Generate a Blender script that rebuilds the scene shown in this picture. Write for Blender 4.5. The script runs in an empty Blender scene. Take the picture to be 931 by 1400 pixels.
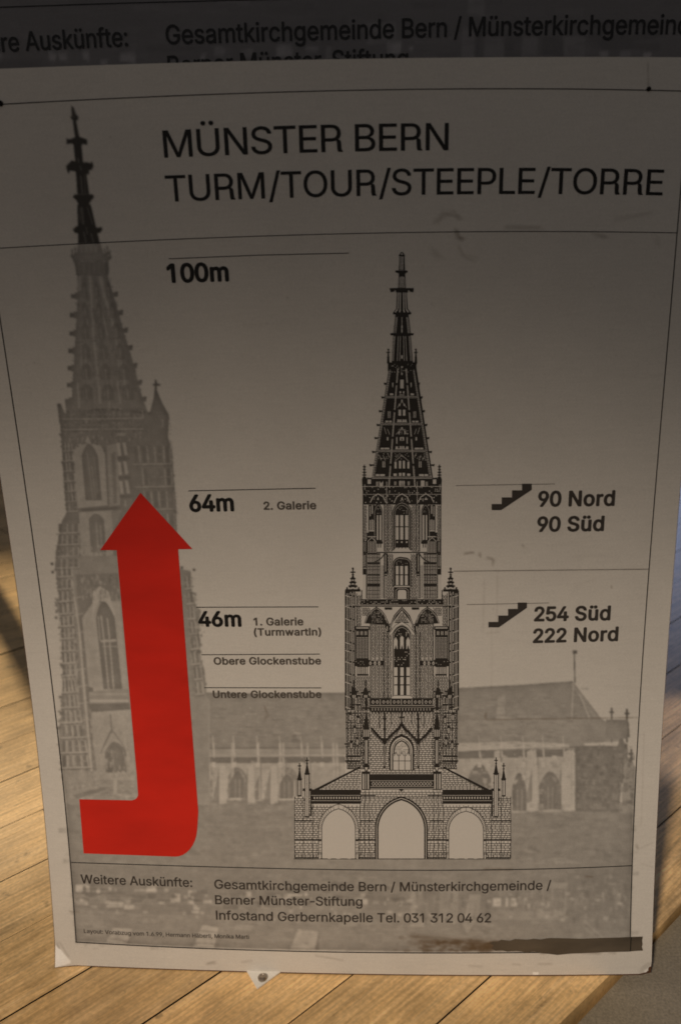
import bpy, math, json, random
import numpy as np
from mathutils import Matrix, Vector
from mathutils.geometry import tessellate_polygon, delaunay_2d_cdt

random.seed(7); rng = np.random.default_rng(7)
S = bpy.context.scene
COL = S.collection

# ------------------------------------------------------------------ camera
# Board coordinates: u to the right, v down the board, w away from the viewer.
# World: X = u, Y = w, Z = HB - v (the floor is Z = 0).  1 unit = 1 m.
F_PX, CX, CY = 1156.328, 465.5, 700.0            # focal length in photo pixels, photo centre
RC = np.array([[0.99954255, -0.01451873, -0.02653119],
               [0.02149421, 0.95815393, 0.28544534],
               [0.02127666, -0.28588503, 0.95802769]])
CC = np.array([0.296114, 0.119808, -0.706053])
HB = 0.8018
WF = 0.594 * 757 / 816
cam_d = bpy.data.cameras.new('camera')
cam = bpy.data.objects.new('camera', cam_d); COL.objects.link(cam)
def W3(a): return Vector((a[0], a[2], -a[1]))
cx_, cy_, cz_ = W3(RC[:, 0]), -W3(RC[:, 1]), -W3(RC[:, 2])
cam.matrix_world = Matrix(((cx_[0], cy_[0], cz_[0], CC[0]), (cx_[1], cy_[1], cz_[1], CC[2]),
                           (cx_[2], cy_[2], cz_[2], HB - CC[1]), (0, 0, 0, 1)))
cam_d.sensor_fit = 'VERTICAL'; cam_d.sensor_height = 24.0; cam_d.sensor_width = 16.0
cam_d.lens = 24.0 * F_PX / 1400.0
cam_d.clip_start = 0.02; cam_d.clip_end = 60
cam_d.dof.use_dof = True; cam_d.dof.focus_distance = 0.80; cam_d.dof.aperture_fstop = 4.0
S.camera = cam
S.render.engine = "CYCLES"

# ------------------------------------------------------------------ world, lamps, exposure
S.view_settings.view_transform = 'Standard'; S.view_settings.look = 'None'
S.cycles.filter_width = 1.8; S.view_settings.exposure = 0.0; S.view_settings.gamma = 1.0
world = bpy.data.worlds.new('World'); S.world = world; world.use_nodes = True
nt = world.node_tree; nt.nodes.clear()
wo = nt.nodes.new('ShaderNodeOutputWorld'); bg = nt.nodes.new('ShaderNodeBackground')
tc = nt.nodes.new('ShaderNodeTexCoord'); sep = nt.nodes.new('ShaderNodeSeparateXYZ')
dot = nt.nodes.new('ShaderNodeVectorMath'); dot.operation = 'DOT_PRODUCT'
dot.inputs[1].default_value = (0.38, 0.925, 0.0)     # a cool opening far behind to the right
hlf = nt.nodes.new('ShaderNodeMath'); hlf.operation = 'MULTIPLY_ADD'; hlf.inputs[1].default_value = .5; hlf.inputs[2].default_value = .5
rmp = nt.nodes.new('ShaderNodeValToRGB'); el = rmp.color_ramp.elements
el[0].position = 0.0; el[0].color = (0.232, 0.216, 0.205, 1)        # dim room behind the viewer
el[1].position = 1.0; el[1].color = (0.95, 1.2, 1.9, 1)
e = el.new(0.5); e.color = (0.016, 0.0155, 0.016, 1)
e = el.new(0.885); e.color = (0.020, 0.022, 0.028, 1)
nt.links.new(tc.outputs['Generated'], dot.inputs[0]); nt.links.new(dot.outputs['Value'], hlf.inputs[0])
nt.links.new(hlf.outputs[0], rmp.inputs[0])
# the cool opening is a low one: it ends some 25 degrees above the floor
nt.links.new(tc.outputs['Generated'], sep.inputs[0])
lowz = nt.nodes.new('ShaderNodeMapRange'); lowz.interpolation_type = 'SMOOTHSTEP'
lowz.inputs['From Min'].default_value = .30; lowz.inputs['From Max'].default_value = .44; lowz.inputs['To Min'].default_value = 1; lowz.inputs['To Max'].default_value = 0
nt.links.new(sep.outputs['Z'], lowz.inputs['Value'])
ahead = nt.nodes.new('ShaderNodeMath'); ahead.operation = 'GREATER_THAN'; ahead.inputs[1].default_value = .5
nt.links.new(hlf.outputs[0], ahead.inputs[0])
inv = nt.nodes.new('ShaderNodeMath'); inv.operation = 'SUBTRACT'; inv.inputs[0].default_value = 1.0; nt.links.new(lowz.outputs[0], inv.inputs[1])
fac = nt.nodes.new('ShaderNodeMath'); fac.operation = 'MULTIPLY'; nt.links.new(ahead.outputs[0], fac.inputs[0]); nt.links.new(inv.outputs[0], fac.inputs[1])
mxw = nt.nodes.new('ShaderNodeMix'); mxw.data_type = 'RGBA'; mxw.inputs[7].default_value = (0.013, 0.0125, 0.0125, 1)
nt.links.new(fac.outputs[0], mxw.inputs[0]); nt.links.new(rmp.outputs[0], mxw.inputs[6])
nt.links.new(mxw.outputs[2], bg.inputs[0]); bg.inputs[1].default_value = 1.0
nt.links.new(bg.outputs[0], wo.inputs[0])

def spot(name, loc, aim, energy, angle, blend, color, radius, wide=1.0):
    d = bpy.data.lights.new(name, 'SPOT'); o = bpy.data.objects.new(name, d); COL.objects.link(o)
    o.location = loc
    z = (Vector(loc) - Vector(aim)).normalized(); x = Vector((1, 0, 0)); x = (x - z * x.dot(z)).normalized(); y = z.cross(x)
    o.rotation_euler = Matrix((x, y, z)).transposed().to_euler()      # the long side of a wide beam lies level across the board
    o.scale = (wide, 1, 1)
    d.energy = energy; d.spot_size = math.radians(angle); d.spot_blend = blend
    d.color = color; d.shadow_soft_size = radius
    return o
# warm light from the doorway behind the viewer: falls on the lower half of the board
spot('warm_light', (-1.15, -3.5, 3.5), (0.27, 0, 0.15), 705, 7.8, 1.0, (1.0, 0.838, 0.665), 0.16, 3.0)
# daylight from a window behind: patch on the left floor
spot('window_light', (-4.236, 6.774, 9.0), (-0.36, 0.70, 0.0), 3000, 5.5, 0.75, (1.0, 0.82, 0.56), 0.06)
spot('floor_patch_spot', (2.2, 2.6, 2.6), (0.775, 0.405, 0.0), 135, 3.2, 0.5, (1.0, 0.81, 0.68), 0.02)  # added spot with no known source: lights the small right-hand floor patch

# ------------------------------------------------------------------ the bent board surface
SC = [0.010146, -0.00883, -0.017455, 0.000476, -0.004568, 0.003129, -0.00573]
ST = [(2, 0), (1, 1), (0, 2), (3, 0), (2, 1), (1, 2), (0, 3)]
U0, U1, V0, V1 = -0.0220, 0.5732, -0.0223, 0.8004
def surf(u, v):
    s = (u / WF - .5) * 2; t = (v / .75 - .5) * 2
    return sum(c * s ** a * t ** b for c, (a, b) in zip(SC, ST))
def rays(p):
    p = np.asarray(p, float).reshape(-1, 2)
    return np.stack([(p[:, 0] - CX) / F_PX, (p[:, 1] - CY) / F_PX, np.ones(len(p))], 1) @ RC.T
def survey(p):
    """where on the board (u, v) a point measured in the photograph lies"""
    d = rays(p); w = np.zeros(len(d))
    for _ in range(14):
        t = (w - CC[2]) / d[:, 2]; u = CC[0] + t * d[:, 0]; v = CC[1] + t * d[:, 1]; w = surf(u, v)
    return u, v
def B(u, v, off=0.0):
    """a point of the board face, OFF metres proud of it"""
    return np.stack([u, surf(u, v) - off, HB - v], -1)
def P(p, off=0.0):
    u, v = survey(p); return B(u, v, off)
def project(u, v):
    q = np.stack([u, v, surf(u, v)], -1) - CC
    c = q @ RC
    return CX + F_PX * c[..., 0] / c[..., 2], CY + F_PX * c[..., 1] / c[..., 2]
YB = 0.115                                     # the larger board stands this far behind
def P_back(p, off=0.0):
    d = rays(p); t = (YB - off - CC[2]) / d[:, 2]
    q = CC + t[:, None] * d
    return np.stack([q[:, 0], q[:, 2], HB - q[:, 1]], -1)
def P_floor(p, z=0.0):
    d = rays(p); t = ((HB - z) - CC[1]) / d[:, 1]
    q = CC + t[:, None] * d
    return np.stack([q[:, 0], q[:, 2], HB - q[:, 1]], -1)

# ------------------------------------------------------------------ object helpers
def thing(name, label, cat, loc=(0, 0, 0), group=None):
    o = bpy.data.objects.new(name, None); COL.objects.link(o); o.location = loc
    o.empty_display_size = 0.1
    o['label'] = label; o['category'] = cat
    if group: o['group'] = group
    bpy.context.view_layer.update()
    return o
def obj(name, verts, faces, mats, parent=None, fmat=None, smooth=False, label=None):
    m = bpy.data.meshes.new(name)
    m.from_pydata([tuple(map(float, v)) for v in verts], [], faces)
    mats = mats if isinstance(mats, (list, tuple)) else [mats]
    for x in mats: m.materials.append(x)
    if fmat is not None: m.polygons.foreach_set('material_index', np.asarray(fmat, np.int32))
    if smooth: m.polygons.foreach_set('use_smooth', np.ones(len(m.polygons), bool))
    m.update()
    o = bpy.data.objects.new(name, m); COL.objects.link(o)
    if parent:
        o.parent = parent; o.matrix_parent_inverse = Matrix.Translation(-Vector(parent.location))
    if label: o['label'] = label
    return o

class Sheet:
    """collects flat printed shapes measured in the photograph, then lays them on the board"""
    def __init__(s, T=(0, 0, 1)): s.v = []; s.f = []; s.m = []; s.T = T
    def at(s, ox, oy, sc): s.T = (ox, oy, sc); return s
    def _p(s, p): ox, oy, sc = s.T; return (ox + p[0] / sc, oy + p[1] / sc)
    def poly(s, pts, layer=1):
        pts = [s._p(p) for p in pts]
        n = len(s.v); s.v += [(x, y, layer) for x, y in pts]
        if len(pts) <= 4: tri = [tuple(range(len(pts)))]
        else: tri = tessellate_polygon([[Vector((x, y, 0)) for x, y in pts]])
        for t in tri: s.f.append(tuple(n + i for i in t)); s.m.append(layer)
    def rect(s, x0, y0, x1, y1, layer=1): s.poly([(x0, y0), (x1, y0), (x1, y1), (x0, y1)], layer)
    def line(s, pts, w, layer=1):
        for (x0, y0), (x1, y1) in zip(pts[:-1], pts[1:]):
            dx, dy = x1 - x0, y1 - y0; L = math.hypot(dx, dy)
            if L < 1e-6: continue
            nx, ny = -dy / L * w / 2, dx / L * w / 2
            ex, ey = dx / L * w * .25, dy / L * w * .25
            s.poly([(x0 + nx - ex, y0 + ny - ey), (x1 + nx + ex, y1 + ny + ey), (x1 - nx + ex, y1 - ny + ey), (x0 - nx - ex, y0 - ny - ey)], layer)
    def h(s, y, x0, x1, w, layer=1): s.rect(x0, y - w / 2, x1, y + w / 2, layer)
    def vl(s, x, y0, y1, w, layer=1): s.rect(x - w / 2, y0, x + w / 2, y1, layer)
    def refine(s, mx):
        """cut faces up so that they follow the bend of the board"""
        todo = list(zip(s.f, s.m)); s.f = []; s.m = []
        def d(a, b): return math.hypot(s.v[a][0] - s.v[b][0], s.v[a][1] - s.v[b][1])
        def mid(a, b):
            p, q = s.v[a], s.v[b]; s.v.append(((p[0] + q[0]) / 2, (p[1] + q[1]) / 2, p[2])); return len(s.v) - 1
        while todo:
            f, m = todo.pop(); n = len(f)
            e = [d(f[i], f[(i + 1) % n]) for i in range(n)]; k = max(range(n), key=lambda i: e[i])
            if e[k] <= mx: s.f.append(f); s.m.append(m); continue
            f = f[k:] + f[:k]
            if n == 3: c = mid(f[0], f[1]); todo += [((f[0], c, f[2]), m), ((c, f[1], f[2]), m)]
            else: c = mid(f[0], f[1]); g = mid(f[2], f[3]); todo += [((f[0], c, g, f[3]), m), ((c, f[1], f[2], g), m)]
    def build(s, name, mats, parent, base=0.0002, step=0.00005, proj=None, label=None):
        s.refine(18.0)
        v = np.array(s.v); pr = (proj or P)(v[:, :2])
        nd = np.array([0, -1, 0])
        pr = pr + nd * (base + step * v[:, 2])[:, None]
        # faces wound to look at the viewer
        fs = []
        for f in s.f:
            a, b, c = (np.array(s.v[f[0]][:2]), np.array(s.v[f[1]][:2]), np.array(s.v[f[2]][:2]))
            z = (b[0] - a[0]) * (c[1] - a[1]) - (b[1] - a[1]) * (c[0] - a[0])
            fs.append(f if z < 0 else f[::-1])
        return obj(name, pr, fs, mats, parent, [k if len(mats) > 1 else 0 for k in s.m], label=label)

# ------------------------------------------------------------------ materials
def mat(name, color, rough=0.6, spec=0.3):
    m = bpy.data.materials.new(name); m.use_nodes = True
    b = m.node_tree.nodes['Principled BSDF']
    b.inputs['Base Color'].default_value = (*color, 1); b.inputs['Roughness'].default_value = rough
    b.inputs['Specular IOR Level'].default_value = spec
    return m
def N(m, t, **kw):
    n = m.node_tree.nodes.new(t)
    for k, v in kw.items():
        if k in n.inputs: n.inputs[k].default_value = v
        else: setattr(n, k, v)
    return n
def noisy(m, amount=0.12, scale=60.0, detail=6.0, bump=0.0, stretch=(1, 1, 1)):
    """break a flat colour up with fine printed grain"""
    nt = m.node_tree; b = nt.nodes['Principled BSDF']; col = tuple(b.inputs['Base Color'].default_value)
    tc = N(m, 'ShaderNodeTexCoord'); mp = N(m, 'ShaderNodeMapping'); mp.inputs['Scale'].default_value = stretch
    nz = N(m, 'ShaderNodeTexNoise', Scale=scale, Detail=detail)
    mr = N(m, 'ShaderNodeMapRange'); mr.inputs['To Min'].default_value = 1 - amount; mr.inputs['To Max'].default_value = 1 + amount
    mx = N(m, 'ShaderNodeVectorMath', operation='SCALE'); mx.inputs[0].default_value = col[:3]
    L = nt.links
    L.new(tc.outputs['Object'], mp.inputs[0]); L.new(mp.outputs[0], nz.inputs['Vector'])
    L.new(nz.outputs[0], mr.inputs['Value']); L.new(mr.outputs[0], mx.inputs['Scale'])
    L.new(mx.outputs[0], b.inputs['Base Color'])
    if bump:
        bp = N(m, 'ShaderNodeBump'); bp.inputs['Strength'].default_value = bump; bp.inputs['Distance'].default_value = 0.001
        L.new(nz.outputs[0], bp.inputs['Height']); L.new(bp.outputs[0], b.inputs['Normal'])
    return m
M_ink = noisy(mat('black_ink', (0.011, 0.010, 0.009), 0.55, 0.25), 0.25, 900)
M_ink2 = noisy(mat('grey_ink', (0.085, 0.072, 0.060), 0.55, 0.25), 0.2, 900)
M_ink3 = noisy(mat('dark_grey_ink', (0.045, 0.038, 0.033), 0.55, 0.25), 0.2, 900)
M_paperfill = noisy(mat('paper_white_print', (0.53, 0.50, 0.46), 0.6, 0.25), 0.05, 500)
M_draw = noisy(mat('drawing_ink', (0.026, 0.0225, 0.019), 0.55, 0.25), 0.3, 700)
M_red = noisy(mat('red_ink', (0.56, 0.018, 0.009), 0.48, 0.32), 0.30, 30, 12, 0.12, (.35, 1, 1))
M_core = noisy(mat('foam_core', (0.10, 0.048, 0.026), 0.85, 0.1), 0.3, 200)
M_back = noisy(mat('board_back', (0.09, 0.08, 0.07), 0.8, 0.1), 0.1, 40)
M_tape = noisy(mat('brown_tape', (0.088, 0.070, 0.050), 0.45, 0.35), 0.75, 38, 10, 0.5, (.5, 1, 1.6))
M_white = noisy(mat('white_card', (0.90, 0.87, 0.80), 0.6, 0.3), 0.06, 150)
M_metal = mat('steel', (0.42, 0.38, 0.33), 0.32, 0.5); M_metal.node_tree.nodes['Principled BSDF'].inputs['Metallic'].default_value = 1.0
noisy(M_metal, 0.15, 400)
M_dark = noisy(mat('dark_hole', (0.012, 0.010, 0.009), 0.7, 0.1), 0.2, 500)
M_post = noisy(mat('dark_post_wood', (0.06, 0.04, 0.025), 0.6, 0.3), 0.3, 40, 6, 0.2, (4, 4, .3))

def paper_mat(name):
    m = mat(name, (0.5, 0.5, 0.5), 0.58, 0.28); nt = m.node_tree; b = nt.nodes['Principled BSDF']; L = nt.links
    at = N(m, 'ShaderNodeAttribute'); at.attribute_name = 'tone'
    tc = N(m, 'ShaderNodeTexCoord')
    n1 = N(m, 'ShaderNodeTexNoise', Scale=7.0, Detail=7.0, Roughness=0.6)
    n2 = N(m, 'ShaderNodeTexNoise', Scale=900.0, Detail=2.0)
    mp = N(m, 'ShaderNodeMapping'); mp.inputs['Scale'].default_value = (6, 6, 60)
    n3 = N(m, 'ShaderNodeTexNoise', Scale=9.0, Detail=4.0)
    L.new(tc.outputs['Object'], n1.inputs['Vector']); L.new(tc.outputs['Object'], n2.inputs['Vector'])
    L.new(tc.outputs['Object'], mp.inputs[0]); L.new(mp.outputs[0], n3.inputs['Vector'])
    def rng_(n, a, c):
        r = N(m, 'ShaderNodeMapRange'); r.inputs['From Min'].default_value = .25; r.inputs['From Max'].default_value = .75
        r.inputs['To Min'].default_value = a; r.inputs['To Max'].default_value = c
        L.new(n.outputs[0], r.inputs['Value']); return r
    a, c, d = rng_(n1, .93, 1.05), rng_(n2, .93, 1.07), rng_(n3, .97, 1.03)
    m1 = N(m, 'ShaderNodeMath', operation='MULTIPLY'); L.new(a.outputs[0], m1.inputs[0]); L.new(c.outputs[0], m1.inputs[1])
    m2 = N(m, 'ShaderNodeMath', operation='MULTIPLY'); L.new(m1.outputs[0], m2.inputs[0]); L.new(d.outputs[0], m2.inputs[1])
    sc = N(m, 'ShaderNodeVectorMath', operation='SCALE'); L.new(at.outputs['Color'], sc.inputs[0]); L.new(m2.outputs[0], sc.inputs['Scale'])
    L.new(sc.outputs[0], b.inputs['Base Color'])
    bp = N(m, 'ShaderNodeBump'); bp.inputs['Strength'].default_value = 0.28; bp.inputs['Distance'].default_value = 0.002
    L.new(n1.outputs[0], bp.inputs['Height']); L.new(bp.outputs[0], b.inputs['Normal'])
    return m
M_paper = paper_mat('printed_paper')

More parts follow.
